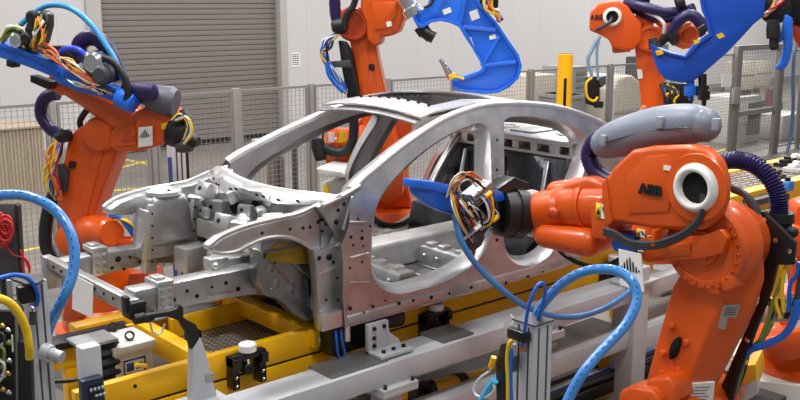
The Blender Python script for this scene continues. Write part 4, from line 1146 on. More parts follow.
# calibration target board
tb = thing('target_board', 'white square board with black arrow bars below the near robot upper arm', 'board', NX(630, 285, 4.3))
Q = [NX(*q, 4.28) for q in ((618.5, 249), (641, 254), (644, 292), (620, 285))]
mb = MB(); mb.prism(Q, (.006, 0, 0)); o = mb.build('board', PAPER, tb)
def bars(Q, n, off, parent):
    mb = MB()
    for k in range(7):
        u = .12 + k * .125; h0 = (.30, .18, .08, .02, .12, .24, .34)[k]; 
        def P(u, v): return Q[0] * (1 - u) * (1 - v) + Q[1] * u * (1 - v) + Q[2] * u * v + Q[3] * (1 - u) * v
        v0 = .12 + h0; v1 = .50 + (.0 if k in (0, 6) else .04)
        if v1 - v0 < .06: v0 = v1 - .07
        mb.prism([P(u - .036, v0 + .05) + off, P(u, v0) + off, P(u + .036, v0 + .05) + off, P(u + .036, v1) + off, P(u - .036, v1) + off], off * .3)
    return mb
absorb(o, bars(Q, 7, V((-.002, 0, 0)), o).build('bars', BLACK, o))
mb = MB(); p = NX(632, 262, 4.29); mb.cyl(p, V((4.5, p.y + .02, p.z + .05)), .012); mb.build('holder', BLACK_G, tb)
bt = thing('blue_tool_cap', 'small blue block behind the white target board under the near robot', 'block', NX(618, 245, 4.5))
mb = MB(); mb.prism([NX(*q, 4.44) for q in ((610, 243), (618, 232), (634, 236), (638, 246), (630, 252), (614, 252))], (.12, 0, 0)); mb.build('block', BLUE, bt, bevel=.012)

# ------------------------------------------------------------------ welding gun on the near robot
g = thing('welding_gun', 'blue welding gun with coloured cables reaching from the near robot into the front door opening', 'welding gun', AY(480, 245, 4.0))
A_, B_ = NX(533, 213, 4.52), AY(503, 213, 3.98); d = (B_ - A_)
mb = MB(); mb.lathe(A_ + d * .10, d, [(0, .11), (.02, .14), (d.length * .5, .155), (d.length * .52, .14), (d.length * .9, .14), (d.length * .95, .08), (d.length * .95, 0)], 26); mb.build('tool_changer', BLACK, g, ang=30)
mb = MB(); mb.prism([AY(*q, 3.96) for q in ((499, 188), (515, 177), (530, 183), (533, 198), (531, 222), (524, 240), (508, 238), (498, 230), (494, 214))], (0, .13, 0)); mb.build('adapter_plate', BLACK_G, g, bevel=.012)
R = Matrix.Rotation(.5, 3, 'Y')
c = AY(479, 193, 3.98); mb = MB(); mb.box(c - V((.09, .05, .045)), c + V((.09, .06, .045)), Matrix.Rotation(-.42, 3, 'Y')); tr = mb.build('transformer', ALU, g, bevel=.01)
mb = MB()
for k in (-1, 0, 1): mb.box(c - V((.085, .056, .004 - .025 * k)), c + V((.085, -.05, .004 + .025 * k)), Matrix.Rotation(-.42, 3, 'Y'), c)
absorb(tr, mb.build('ribs', GREY_T, tr))
mb = MB(); mb.prism([AY(*q, 4.02) for q in ((456, 196), (468, 192), (480, 198), (492, 206), (490, 228), (478, 244), (466, 238), (460, 222))], (0, .08, 0)); mb.build('gun_body', BLACK_G, g, bevel=.015)
mb = MB(); mb.prism([AY(*q, 4.0) for q in ((416, 182), (434, 183), (458, 188), (463, 196), (461, 208), (453, 215), (442, 212), (428, 205), (417, 194))], (0, .07, 0)); mb.build('blue_arm', BLUE, g, bevel=.012)
mb = MB(); mb.prism([AY(*q, 3.985) for q in ((414, 180), (436, 182), (460, 187.5), (459, 197), (436, 191), (414, 188))], (0, .10, 0)); mb.build('arm_flange', BLUE, g, bevel=.004)
mb = MB(); mb.prism([AY(*q, 3.95) for q in ((490, 189), (503, 192), (506, 200), (496, 203), (489, 197))], (0, .1, 0)); mb.build('blue_block', BLUE, g, bevel=.008)
mb = MB(); mb.prism([AY(*q, 3.98) for q in ((464, 232), (472, 228), (486, 236), (482, 246), (474, 252), (466, 246))], (0, .06, 0)); mb.build('electrode_holder', GREY_D, g, bevel=.008)
mb = MB(); mb.cyl(AY(474, 250, 4.01), AY(472, 258, 4.01), .014); mb.build('electrode_tip', COPPER, g)
random.seed(11)
rnd_ = lambda a: (random.random() - .5) * 2 * a
pal = [YEL_T, BLACK, WHI_T, BLACK, RED_T, GREY_T, WHI_T, GREY_T, YEL_T, BLACK, ORA_T, WHI_T, BLUE_T]
for k in range(40):
    t_ = k / 40
    if k % 4 == 0:   # loops over the top
        x0 = 452 + rnd_(6); pts = [AY(x0, 196 + rnd_(6), 3.95), AY(x0 + 6, 180 + rnd_(5), 3.9), AY(x0 + 18, 175 + rnd_(5), 3.9), AY(x0 + 30, 184 + rnd_(6), 3.93)]
    elif k % 4 == 1:  # hanging strands on the left
        x0 = 455 + rnd_(5); pts = [AY(x0, 192 + rnd_(6), 3.95), AY(x0 + 3 + rnd_(3), 208 + rnd_(4), 3.89), AY(x0 + 10 + rnd_(4), 224 + rnd_(5), 3.9), AY(x0 + 18 + rnd_(5), 240 + rnd_(6), 3.97)]
    elif k % 4 == 2:  # loops on the right
        x0 = 482 + rnd_(5); pts = [AY(x0, 196 + rnd_(5), 3.94), AY(x0 + 10 + rnd_(3), 202 + rnd_(5), 3.89), AY(x0 + 10 + rnd_(4), 216 + rnd_(5), 3.89), AY(x0 - 2, 226 + rnd_(5), 3.96)]
    else:
        x0 = 464 + rnd_(8); pts = [AY(x0, 200 + rnd_(6), 3.93), AY(x0 + 8 + rnd_(4), 210 + rnd_(8), 3.88), AY(x0 + 14 + rnd_(5), 222 + rnd_(8), 3.9), AY(x0 + 6 + rnd_(6), 236 + rnd_(6), 3.95)]
    mb = MB(); mb.tube(pts, .0048 + .003 * (k % 5 == 1), seg=6, n=6); mb.build('cable', pal[k % len(pal)], g)
for px, py, m_ in ((485, 197, YELLOW), (492, 221, YELLOW), (474, 230, WHITE), (470, 216, BLACK)):
    p = AY(px, py, 3.9); mb = MB(); mb.cyl(p, p + V((.05, 0, .02)), .016, seg=10); mb.build('cable_plug', m_, g)

# hoses in front
mb = MB(); mb.tube([AY(455, 214, 3.93), AY(458, 232, 3.9), AY(466, 250, 3.86), AY(480, 269, 3.82), AY(500, 288, 3.75), AY(525, 306, 3.68), AY(555, 316.5, 3.6), AY(585, 315, 3.55), AY(612, 304, 3.55), AY(630, 290, 3.6), AY(640, 274, 3.65)], .019, seg=12, n=8)
tag(mb.build('blue_hose', mat('steel blue hose', (66, 126, 190), .3, coat=.3)), 'blue hose sagging from the welding gun cables across to the near robot', 'hose')
# ------------------------------------------------------------------ robots on the far side
def facing(px, py, d, turn=0.0):
    """upright plane through the sight line's point at depth d, turned about the vertical from facing the camera"""
    p = AD(px, py, d); n = V((-FW.x, -FW.y, 0)).normalized(); n = Matrix.Rotation(turn, 3, 'Z') @ n
    return (p, n)


class Side:
    """tracing and building on one upright plane; back() measures away from the camera"""
    def __init__(s, pl, parent): s.pl = pl; s.t = parent; s.n = pl[1]
    def at(s, px, py, back=0.0): return AP(px, py, (s.pl[0] - s.n * back, s.n))
    def plate(s, name, pxs, m, back=0.0, th=.2, bevel=.012, bseg=2, parent=None):
        mb = MB(); mb.prism([s.at(*q, back) for q in pxs], -s.n * th); return mb.build(name, m, parent or s.t, bevel=bevel, bseg=bseg)
    def disc(s, name, px, py, prof, m, back=0.0, seg=28, parent=None, ang=30):
        mb = MB(); mb.lathe(s.at(px, py, back), s.n, prof, seg); return mb.build(name, m, parent or s.t, ang=ang)
    def rod(s, name, a, b, prof, m, ba=0.0, bb=0.0, seg=22, parent=None):
        A, B = s.at(*a, ba), s.at(*b, bb); d = B - A; l = d.length; mb = MB(); mb.lathe(A, d, [(t * l, r) for t, r in prof], seg); return mb.build(name, m, parent or s.t)
    def tube(s, name, pts, r, m, back=0.0, seg=8, n=6, ribs=0.0, parent=None):
        mb = MB(); mb.tube([s.at(q[0], q[1], q[2] if len(q) > 2 else back) for q in pts], r, seg=seg, n=n, ribs=ribs); return mb.build(name, m, parent or s.t, ang=70)
    def bolts(s, dst, px, py, back, r, n, br, m=None):
        c = s.at(px, py, back); e = s.n.cross(V((0, 0, 1))); mb = MB()
        for k in range(n):
            a = 2 * PI * k / n; q = c + (e * math.cos(a) + V((0, 0, 1)) * math.sin(a)) * r; mb.cyl(q, q + s.n * .012, br, seg=7)
        absorb(dst, mb.build('bolts', m or ORANGE_D, dst))


def base_of(s, px, py, back, ztop, r=.38, hplinth=.3):
    """plinth, round foot and turret column under a robot"""
    c = s.at(px, py, back)
    mb = MB(); mb.box((c.x - .5, c.y - .5, 0), (c.x + .5, c.y + .5, hplinth)); mb.build('plinth', GREY_P, s.t, bevel=.01)
    mb = MB(); mb.lathe((c.x, c.y, hplinth), (0, 0, 1), [(0, r + .06), (.05, r + .06), (.06, r), (.2, r), (.24, r * .86), (ztop - hplinth - .12, r * .8), (ztop - hplinth, r * .62), (ztop - hplinth, 0)], 28); mb.build('turret', ORANGE, s.t)
    return c


def wires(s, pts_fn, n, r, pal, name='cable', seed=1):
    random.seed(seed)
    for k in range(n):
        s.tube(name, pts_fn(k), r * (1 + .4 * (k % 3 == 0)), pal[k % len(pal)], n=5, seg=6)


rnd = lambda a: (random.random() - .5) * 2 * a
PAL = [YEL_T, BLACK, WHI_T, ORA_T, BLUE_T, YEL_T, RED_T, BLACK, GREEN_T]

# ---- robot on the left
t = thing('industrial_robot', 'orange robot at the left behind the front of the car, arm folded up and back', 'robot', AD(105, 330, 7.9))
t.location.z = 0
S = Side(facing(85, 190, 7.7, -.25), t)
base_of(S, 102, 290, .25, 1.12, .34, .35)
S.plate('lower_arm', [(67, 142), (74, 131), (84, 124), (96, 120), (108, 121), (115, 130), (117, 148), (113, 162), (102, 190), (94, 212), (92, 236), (84, 250), (62, 250), (56, 236), (57, 205), (61, 172)], ORANGE, 0, .22, .02, 3)
S.plate('lower_arm_rib', [(92, 150), (98, 138), (104, 150), (90, 200), (84, 232), (76, 232), (84, 190)], ORANGE, -.012, .02, ORANGE and .006)
S.plate('cover_plate', [(69, 161), (75, 162), (74, 169), (68, 168)], BLACK, -.02, .03, .004)
S.disc('arm_bearing', 72, 240, [(0, .13), (.05, .125), (.07, .09), (.07, 0)], ORANGE)
d_ = S.disc('shoulder', 101, 134, [(-.1, .14), (.03, .14), (.06, .12), (.07, .08), (.07, 0)], ORANGE)
S.rod('axis_motor', (86, 231), (112, 233), [(0, .11), (.1, .135), (.55, .135), (.6, .12), (.95, .12), (1, .10), (1, 0)], ORANGE, .05, -.18)
S.rod('balancer', (106, 246), (138, 243), [(0, .06), (.02, .075), (1, .06), (1, 0)], ORANGE_D, -.05, -.12)
S.plate('foot_block', [(128, 274), (148, 272), (149, 291), (126, 293)], ORANGE_D, .1, .25, .02)
S.plate('foot_block', [(64, 292), (78, 288), (84, 318), (62, 322)], ORANGE_D, -.1, .25, .02)
S.plate('upper_arm', [(110, 131), (122, 120), (134, 112), (148, 104), (160, 107), (172, 119), (174, 134), (168, 143), (150, 148), (138, 152), (114, 152), (108, 146)], ORANGE, -.08, .3, .03, 3)
S.plate('raised_panel', [(120, 132), (134, 122), (136, 145), (116, 147)], ORANGE, -.095, .02, .005)
S.plate('access_cover', [(124, 136), (134, 135), (134, 141), (122, 142)], ORANGE_D, -.105, .02, .003)
S.rod('forearm', (134, 121), (70, 86), [(-.05, .11), (.1, .14), (.4, .125), (.7, .10), (1.0, .085), (1.0, 0)], ORANGE, .05, .05)
S.rod('wrist', (70, 86), (46, 80), [(0, .08), (.3, .09), (.8, .07), (1, 0)], ORANGE, .05, .0)
S.rod('rear_motor', (170, 130), (186, 135), [(0, .06), (.1, .12), (.8, .12), (1, .1), (1, 0)], BLACK, .0, .0)
for k, (a, b) in enumerate((((182, 118), (188, 113)), ((186, 138), (198, 142)), ((178, 146), (192, 146)))):
    S.rod('motor_plug', a, b, [(0, .05), (.5, .055), (1, .04), (1, 0)], (BLACK, BLACK, GREY_D)[k], -.05, -.05)
for k in range(5):
    S.tube('cable', [(172 + k, 120), (180 + k * 2, 114 + k), (188 + k, 125 + 2 * k), (184, 140 + k)], .010, (YEL_T, BLACK, BLUE_T, WHI_T, YEL_T)[k], -.14)
q = S.at(163, 126, -.10); S.plate('warning_label', [(161, 124), (167, 122), (168, 128), (162, 130)], SIGN_Y, -.10, .01, 0)
S.tube('navy_hose', [(82, 66), (79, 55), (80, 44), (88, 38), (98, 39), (106, 47), (112, 58), (117, 70), (121, 80)], .062, NAVY, -.1, seg=14, n=10, ribs=.03)
S.tube('navy_hose', [(58, 94), (50, 95), (43, 101), (41, 112), (45, 122), (52, 130), (60, 134)], .052, NAVY, .1, seg=12, n=8, ribs=.03)
S.tube('black_hose', [(82, 132), (80, 122), (84, 114), (90, 108), (98, 106)], .026, BLACK, .05)
S.rod('grey_sleeve', (124, 91), (176, 103), [(0, .05), (.08, .06), (.45, .07), (.5, .1), (.9, .12), (1.0, .1), (1, 0)], mat('slate sleeve', (84, 84, 98), .45), -.1, -.05)
S.rod('hose_end', (124, 90), (158, 92), [(0, .055), (.2, .062), (.9, .06), (1, 0)], NAVY, -.2, -.2)
S.rod('hose_clamp', (62, 131), (66, 142), [(0, .06), (.3, .075), (1, .06), (1, 0)], BLACK, -.02, -.02)
S.plate('connector_bracket', [(46, 166), (62, 164), (68, 172), (66, 192), (52, 194)], GREY_D, -.03, .06, .006)
wires(S, lambda k: [(60 + rnd(5), 137, -.05), (54 + rnd(7), 152 + rnd(4), -.1), (50 + rnd(6), 168 + rnd(5), -.1), (54 + rnd(6), 186 + rnd(5), -.08), (58 + rnd(4), 200, -.05)], 15, .008, PAL, seed=3)
mb = MB(); mb.tube([S.at(*q, .1) for q in ((56, 190), (50, 205), (46, 225), (46, 245), (52, 258), (56, 262))], .055, seg=10); mb.build('black_sleeve', BLACK, t)
for k in range(4):
    S.tube('cable', [(110, 222 - k * 2, -.1), (118, 219 - k, -.15), (128, 222 + k * 2, -.15), (134, 230 + k * 2, -.1)], .016, (YEL_T, BLACK, BLUE_T, BLUE_T)[k])
# target board on the left robot
tb = thing('target_board', 'white square board with black arrow bars on the left robot upper arm', 'board', S.at(146, 147, -.12))
Q = [S.at(*q, -.12) for q in ((138.5, 127.5), (152, 126), (152, 145.5), (138, 147.5))]
mb = MB(); mb.prism(Q, S.n * -.01); o = mb.build('board', PAPER, tb); absorb(o, bars(Q, 7, S.n * .003, o).build('bars', BLACK, o))
# its gun
t = thing('welding_gun', 'long blue welding gun with a tangle of cables on the left robot', 'welding gun', S.at(60, 75, -.2))
G = Side((S.pl[0] + S.n * .22, S.n), t)
G.plate('gun_beam', [(-3, 43), (20, 50), (45, 60), (62, 67), (82, 76), (104, 84), (126, 92), (135, 98), (137, 104), (130, 108), (118, 104), (100, 97), (78, 92), (57, 83), (52, 77), (30, 68), (16, 63), (-3, 57)], BLUE, 0, .12, .012)
G.plate('beam_flange', [(-3, 42), (20, 49), (48, 61), (58, 72), (57, 76), (46, 66), (20, 53), (-3, 46)], BLUE, -.02, .16, .004)
G.plate('bolt_block', [(6, 60), (14, 62), (12, 68), (6, 66)], BLACK, -.01, .1, .004)
G.plate('gun_base', [(30, 75), (50, 82), (48, 90), (30, 82)], BLACK, .05, .1, .006)
G.rod('blue_collar', (118, 96), (136, 104), [(0, .07), (.2, .085), (.9, .085), (1, .06), (1, 0)], BLUE, .0, .0)
G.plate('manifold', [(46, 46), (60, 46), (76, 60), (92, 70), (104, 80), (100, 86), (80, 78), (60, 66), (46, 56)], BLACK_G, .02, .12, .01)
G.plate('gun_head', [(14, 50), (22, 36), (26, 24), (32, 14), (38, 10), (44, 14), (44, 26), (40, 42), (34, 52), (24, 54)], BLACK_G, .0, .14, .012)
G.plate('white_box', [(74, 66), (82, 62), (86, 68), (80, 76), (72, 72)], BEIGE, -.04, .06, .004)
for px, py, r in ((36, 17, .05), (20, 40, .055), (30, 38, .045)):
    G.disc('valve', px, py, [(0, r), (.06, r), (.07, r * .7), (.07, 0)], (BLACK, GREY_D, CHROME)[int(px) % 3], -.02, 16)
G.disc('motor_ring', 98, 62, [(0, .09), (.08, .085), (.1, .06), (.1, 0)], CHROME, -.02, 18)
G.disc('motor_ring', 106, 74, [(0, .08), (.08, .075), (.1, .05), (.1, 0)], GREY_D, -.02, 18)
G.tube('sky_blue_tube', [(20, 25), (27, 19), (35, 12), (46, 6), (58, 5), (70, 8), (82, 16), (94, 28), (104, 42), (114, 58), (121, 74), (126, 88)], .022, mat('sky blue tube', (56, 150, 214), .3), .02, n=8)
G.tube('blue_tube', [(58, 54), (66, 49), (76, 49), (84, 54), (90, 64), (96, 78), (100, 86)], .024, mat('royal blue tube', (40, 70, 200), .35), -.05, n=8)
G.tube('black_hose', [(100, 57), (110, 60), (118, 67), (125, 78), (128, 92), (126, 100)], .028, BLACK, -.06)
wires(G, lambda k: [(38 + rnd(5), 14 + rnd(3), -.02), (42 + rnd(6), 24 + rnd(5), -.08), (38 + rnd(7), 38 + rnd(5), -.1), (36 + rnd(6), 46 + rnd(5), -.05)], 14, .008, [YEL_T, BLACK, BLACK, WHI_T, ORA_T, GREEN_T, YEL_T, BLACK], seed=5)
wires(G, lambda k: [(36 + rnd(6), 46 + rnd(5), -.04), (52 + rnd(5), 54 + rnd(4), -.1), (68 + rnd(6), 64 + rnd(5), -.1), (86 + rnd(6), 76 + rnd(4), -.1), (104 + rnd(5), 90 + rnd(3), -.05)], 18, .008, [ORA_T, BLACK, BLACK, WHI_T, YEL_T, BLACK, ORA_T, GREY_T, BLACK], seed=6)
wires(G, lambda k: [(4 + rnd(3), 40 + rnd(3), 0), (10 + rnd(4), 30 + rnd(3), -.05), (20 + rnd(4), 30 + rnd(4), -.06), (26 + rnd(4), 44 + rnd(4), -.02)], 9, .012, [GREEN_T, BLACK, YEL_T, BLACK, WHI_T, GREY_T], seed=8)
wires(G, lambda k: [(68 + k * 3, 80 + k, -.03), (78 + k * 3, 86 + rnd(3), -.08), (92 + k * 2, 88 + rnd(3), -.08), (100 + k * 3, 94, -.02)], 7, .008, [CHROME, WHI_T, BLACK, ORA_T], seed=9)

# ---- robot in the middle, behind the car
t = thing('industrial_robot', 'orange robot standing behind the car roof, its tall arm in front of the white wall', 'robot', AD(395, 330, 8.3))
t.location.z = 0
S = Side(facing(370, 90, 8.3, -.1), t)
base_of(S, 392, 215, .3, 1.25, .42, .3)
S.plate('lower_arm', [(347, 24), (352, 14), (362, 12), (369, 22), (374, 36), (378, 60), (385, 92), (393, 130), (404, 165), (402, 195), (385, 205), (372, 190), (366, 150), (360, 105), (355, 66), (350, 44)], ORANGE, 0, .24, .02, 3)
S.plate('lower_arm_rib', [(357, 48), (362, 36), (370, 60), (378, 92), (383, 124), (372, 124), (364, 92)], ORANGE, -.012, .02, .006)
d_ = S.disc('shoulder_disc', 353.5, 24, [(-.05, .15), (.02, .15), (.05, .13), (.055, .10), (.03, .095), (.03, 0)], ORANGE_D, -.02)
S.plate('cover_plate', [(368.5, 64), (374, 64), (374, 70.5), (368.5, 70)], BLACK, -.02, .03, .004)
S.plate('upper_arm', [(361, -20), (404, -20), (404, 16), (399, 32), (389, 37), (381, 36), (380, 44), (374, 48), (367, 40), (366, 22), (360, 10)], ORANGE, -.12, .36, .03, 3)
S.plate('raised_panel', [(372, 2), (396, 2), (396, 14), (388, 28), (374, 30)], ORANGE, -.135, .02, .006)
S.plate('small_plate', [(386, 22), (391, 21), (392, 26), (387, 27)], PAPER, -.14, .01, 0)
S.plate('mounting_bracket', [(338, 40), (346, 42), (352, 52), (354, 66), (360, 95), (360, 104), (348, 104), (342, 70)], BLACK_G, -.05, .08, .01)
S.plate('connector_plate', [(326, 62), (350, 60), (352, 68), (326, 67)], GREY_D, -.08, .14, .005)
S.tube('navy_hose', [(334, -30), (335, 8), (337, 20), (340, 30)], .05, NAVY, -.05, seg=12, n=8, ribs=.03)
S.rod('hose_clamp', (332, 27), (346, 25), [(0, .04), (.2, .07), (.8, .07), (1, .05), (1, 0)], BLACK, -.06, -.06)
S.tube('black_hose', [(362, -30), (354, 4), (348, 12), (345, 22), (345, 30)], .028, BLACK, -.1)
wires(S, lambda k: [(336 + rnd(3), 34, -.08), (326 + rnd(5), 44 + rnd(4), -.12), (324 + rnd(4), 54 + rnd(3), -.12), (334 + rnd(5), 72 + rnd(4), -.1), (345 + rnd(3), 90 + rnd(4), -.06)], 14, .008, [BLUE_T, ORA_T, YEL_T, BLACK, WHI_T, BLACK, BLUE_T], seed=12)
S.tube('blue_tube', [(327, 62), (329, 74), (336, 84), (344, 92)], .022, BLUE_T, -.12)
# turret, motors and lower hose loop seen through the windscreen
S.plate('turret_cheek', [(352, 128), (362, 116), (400, 114), (412, 122), (409, 150), (406, 178), (412, 208), (360, 212), (352, 190), (348, 150)], ORANGE, .27, .3, .03, 3)
S.rod('axis_motor', (374, 146), (325, 143), [(0, .17), (.3, .18), (.34, .15), (.75, .145), (.78, .155), (.92, .15), (1, .11), (1, 0)], ORANGE, .0, -.10)
S.plate('warning_label', [(339, 132), (346, 131), (345, 142), (338, 143)], SIGN_Y, -.265, .01, 0)
S.plate('warning_label', [(328.5, 133), (334.5, 132), (334, 142), (328, 143)], PAPER, -.27, .01, 0)
S.plate('lower_motor', [(324, 157), (338, 150), (354, 156), (356, 178), (336, 181), (326, 170)], ORANGE, -.08, .2, .03)
S.tube('black_hose', [(352, 108), (354, 126), (352, 142), (345, 151), (334, 152), (324, 147)], .042, BLACK, -.3, seg=12, n=8, ribs=.03)
S.rod('hose_clamp', (317, 138), (321, 160), [(0, .05), (.4, .065), (1, .05), (1, 0)], BLACK, -.3, -.3)
for k in range(5):
    S.tube('cable', [(318 + k, 140), (318 + k * 1.5, 128), (324 + k * 1.5, 121 + k), (336, 119 + k), (348, 118 + k)], .012, (BLUE_T, WHI_T, BLUE_T, YEL_T, BLACK)[k], -.32)
# its gun: the big blue C frame
t = thing('welding_gun', 'blue C shaped welding gun of the middle robot hanging above the car roof', 'welding gun', AD(470, 88, 8.0))
G = Side(facing(470, 50, 7.95, -.1), t)
Cpx = [(411, 12), (414, 21), (418, 28), (424, 28), (430, 23), (440, 21), (450, 23), (459, 27), (464, 36), (472, 48), (479, 60), (482, 66), (481, 70), (468, 75), (457, 77), (451, 80), (453, 86), (462, 89), (485, 91), (497, 90), (508, 84), (516, 77), (519, 66), (516, 56), (506, 42), (494, 24), (480, 8), (470, -20), (436, -20), (426, 8)]
G.plate('c_frame', Cpx, BLUE, 0, .10, .01)
G.plate('frame_rim', [(411, 12), (414, 21), (418, 28), (424, 28), (430, 23), (440, 21), (450, 23), (459, 27), (464, 36), (472, 48), (479, 60), (482, 66), (481, 70), (468, 75), (457, 77), (451, 80), (452, 83), (470, 78), (484, 72), (486, 66), (476, 50), (467, 33), (461, 24), (450, 20), (440, 18), (430, 20), (424, 24), (420, 24), (416, 18), (415, 11)], BLUE, -.03, .16, .004)
G.plate('frame_rim', [(452, 85), (462, 89), (485, 91), (497, 90), (508, 84), (516, 77), (519, 66), (516, 56), (506, 42), (494, 24), (480, 8), (474, 0), (478, -1), (484, 8), (498, 24), (510, 42), (519, 55), (522, 66), (519, 78), (510, 87), (498, 93), (485, 94), (462, 92), (452, 88)], BLUE, -.03, .16, .004)
for a, b in (((463, 27), (496, 30)), ((482, 66), (516, 62)), ((482, 66), (500, 36)), ((470, -20), (460, 26))):
    G.rod('stiffening_rib', a, b, [(0, .02), (1, .02), (1, 0)], BLUE, -.01, -.01, 8)
for pxs in (((442, 10), (450, 7), (452, 12), (444, 15)), ((469, 12), (477, 9), (480, 18), (472, 21)), ((489, 36), (495, 34), (497, 38), (490, 40)), ((468, 38), (471, 37), (475, 48), (473, 49))):
    G.plate('label', list(pxs), PAPER, -.006, .008, 0)
G.rod('arm_tube', (404, -2), (414, 16), [(0, .07), (.5, .07), (.6, .085), (1, .085), (1, 0)], CHROME, .05, .05)
G.rod('upper_electrode', (420, 26), (430, 40), [(0, .06), (.5, .06), (.55, .045), (1, .03), (1, 0)], BLACK, .05, .05)
G.rod('side_cylinder', (424, 32), (434, 38), [(0, .05), (1, .05), (1, 0)], BLACK_G, .0, .0)
G.rod('lower_electrode', (452, 78), (440, 59), [(0, .035), (.25, .032), (.6, .022), (.9, .016), (1, .012), (1, 0)], CHROME, .05, .05)
G.plate('electrode_clamp', [(448, 75), (455, 73), (457, 78), (450, 81)], YELLOW, -.02, .1, .006)
G.tube('cable', [(452, 77), (458, 77), (464, 79)], .012, YEL_T, -.06)
G.plate('gun_drive', [(476, -20), (500, -20), (498, 8), (490, 10), (480, 4)], BLACK_G, -.05, .2, .01)
wires(G, lambda k: [(484 + k * 2, -20, -.08), (488 + rnd(4), 6 + rnd(3), -.12), (496 + rnd(4), 12 + rnd(3), -.1), (500 + rnd(3), 20 + rnd(4), -.04)], 9, .010, PAL, seed=14)
G.tube('black_hose', [(424, 8), (432, 2), (440, -20)], .014, BLACK, -.05)

# ---- robot at the back right
t = thing('industrial_robot', 'orange robot at the back right with white cable ring, in front of the fence', 'robot', AD(655, 200, 10.2))
t.location.z = 0
S = Side(facing(645, 60, 10.0, -.25), t)
base_of(S, 655, 160, .5, 1.25, .40, .3)
S.plate('lower_arm', [(635, 50), (639, 34), (648, 27), (656, 29), (660, 40), (662, 60), (668, 112), (674, 160), (672, 185), (650, 190), (640, 180), (643, 130), (640, 92), (637, 68)], ORANGE, 0, .26, .02, 3)
d_ = S.disc('shoulder_disc', 650, 38, [(-.05, .15), (.02, .15), (.05, .13), (.055, .1), (.035, .095), (.035, 0)], ORANGE, -.02)
S.bolts(d_, 650, 38, -.06, .115, 12, .008)
S.plate('white_sticker', [(637, 69), (642, 70), (643, 78), (638, 79)], PAPER, -.01, .01, 0)
ua2 = S.plate('upper_arm', [(589, 30), (590, 12), (598, 4), (608, 1), (620, 1), (628, 6), (634, 15), (642, 22), (642, 40), (634, 50), (625, 50), (612, 48), (609, 40), (600, 35), (591, 31)], ORANGE, -.1, .4, .03, 3)
S.disc('cable_port_ring', 612.5, 17, [(-.01, .098), (.02, .098), (.045, .08), (.045, .065), (.01, .06)], WHITE, -.1)
S.disc('port_opening', 612.5, 17, [(-.02, .06), (.02, .06), (.02, 0)], HOLE, -.1)
S.tube('cable', [(596, 30, -.12), (604, 26, -.16), (610, 22, -.16), (612, 17, -.1)], .02, GREY_T)
o = text_mesh('ABB', .075, S.at(596.5, 17.5, -.106), S.n.cross(V((0, 0, 1))) * -1, (0, 0, 1), 'lettering', BLACK, ua2, depth=.003, bold=.001)
S.rod('forearm', (636, 18), (690, 36), [(0, .14), (.3, .14), (.7, .11), (1, .1), (1, 0)], ORANGE, .15, .1)
S.rod('wrist', (676, 36), (696, 40), [(-.2, .0), (0, .1), (.5, .12), (1, .08), (1, 0)], ORANGE, .0, .0)
S.disc('wrist_cap', 690, 32, [(0, .1), (.1, .1), (.15, .06), (.15, 0)], ORANGE, .0)
S.rod('under_motor', (612, 46), (632, 44), [(0, .06), (.1, .08), (.9, .08), (1, 0)], ORANGE_D, .0, .0)
S.tube('navy_hose', [(626, 2, .0), (640, 6, -.1), (656, 10, -.15), (668, 12, -.15), (682, 12, -.15), (694, 8, -.2)], .055, NAVY, n=10, seg=12, ribs=.03)
S.tube('navy_hose', [(630, 6, .1), (646, 14, .0), (660, 18, -.1), (680, 17, -.15), (692, 14, -.2)], .05, NAVY, n=10, seg=12, ribs=.03)
S.tube('navy_hose', [(672, 32, -.25), (680, 20, -.3), (690, 15, -.3), (700, 22, -.3), (706, 32, -.3)], .06, NAVY, n=10, seg=12, ribs=.03)
S.tube('white_cable', [(646, 12, -.1), (656, 16, -.15), (664, 24, -.18), (664, 34, -.15)], .02, WHI_T)
S.plate('black_bar', [(606, -20), (650, -20), (650, 5), (640, 6)], BLACK_G, -.05, .2, .008)
S.plate('hose_bracket', [(654, 48), (662, 34), (672, 32), (680, 38), (668, 42), (658, 50)], BLACK_G, -.2, .1, .006)
for px, py in ((675, 4), (668, 38)):
    S.rod('hose_clamp', (px, py), (px + 10, py - 3), [(0, .05), (.2, .09), (.8, .09), (1, .06), (1, 0)], BLACK, -.2, -.2)
wires(S, lambda k: [(664 + rnd(5), 84, -.05), (672 + rnd(8), 92 + rnd(3), -.1), (670 + rnd(8), 100 + rnd(4), -.1), (674 + rnd(6), 112, -.05)], 10, .014, [BLACK, YEL_T, BLUE_T, BLACK, ORA_T, GREY_T], seed=21)
S.plate('valve_block', [(664, 82), (688, 84), (694, 100), (690, 108), (668, 108)], BLACK_G, .0, .12, .01)
S.tube('orange_hose', [(632, 124, -.3), (640, 114, -.3), (645, 107, -.3), (642, 118, -.3)], .03, ORA_T)

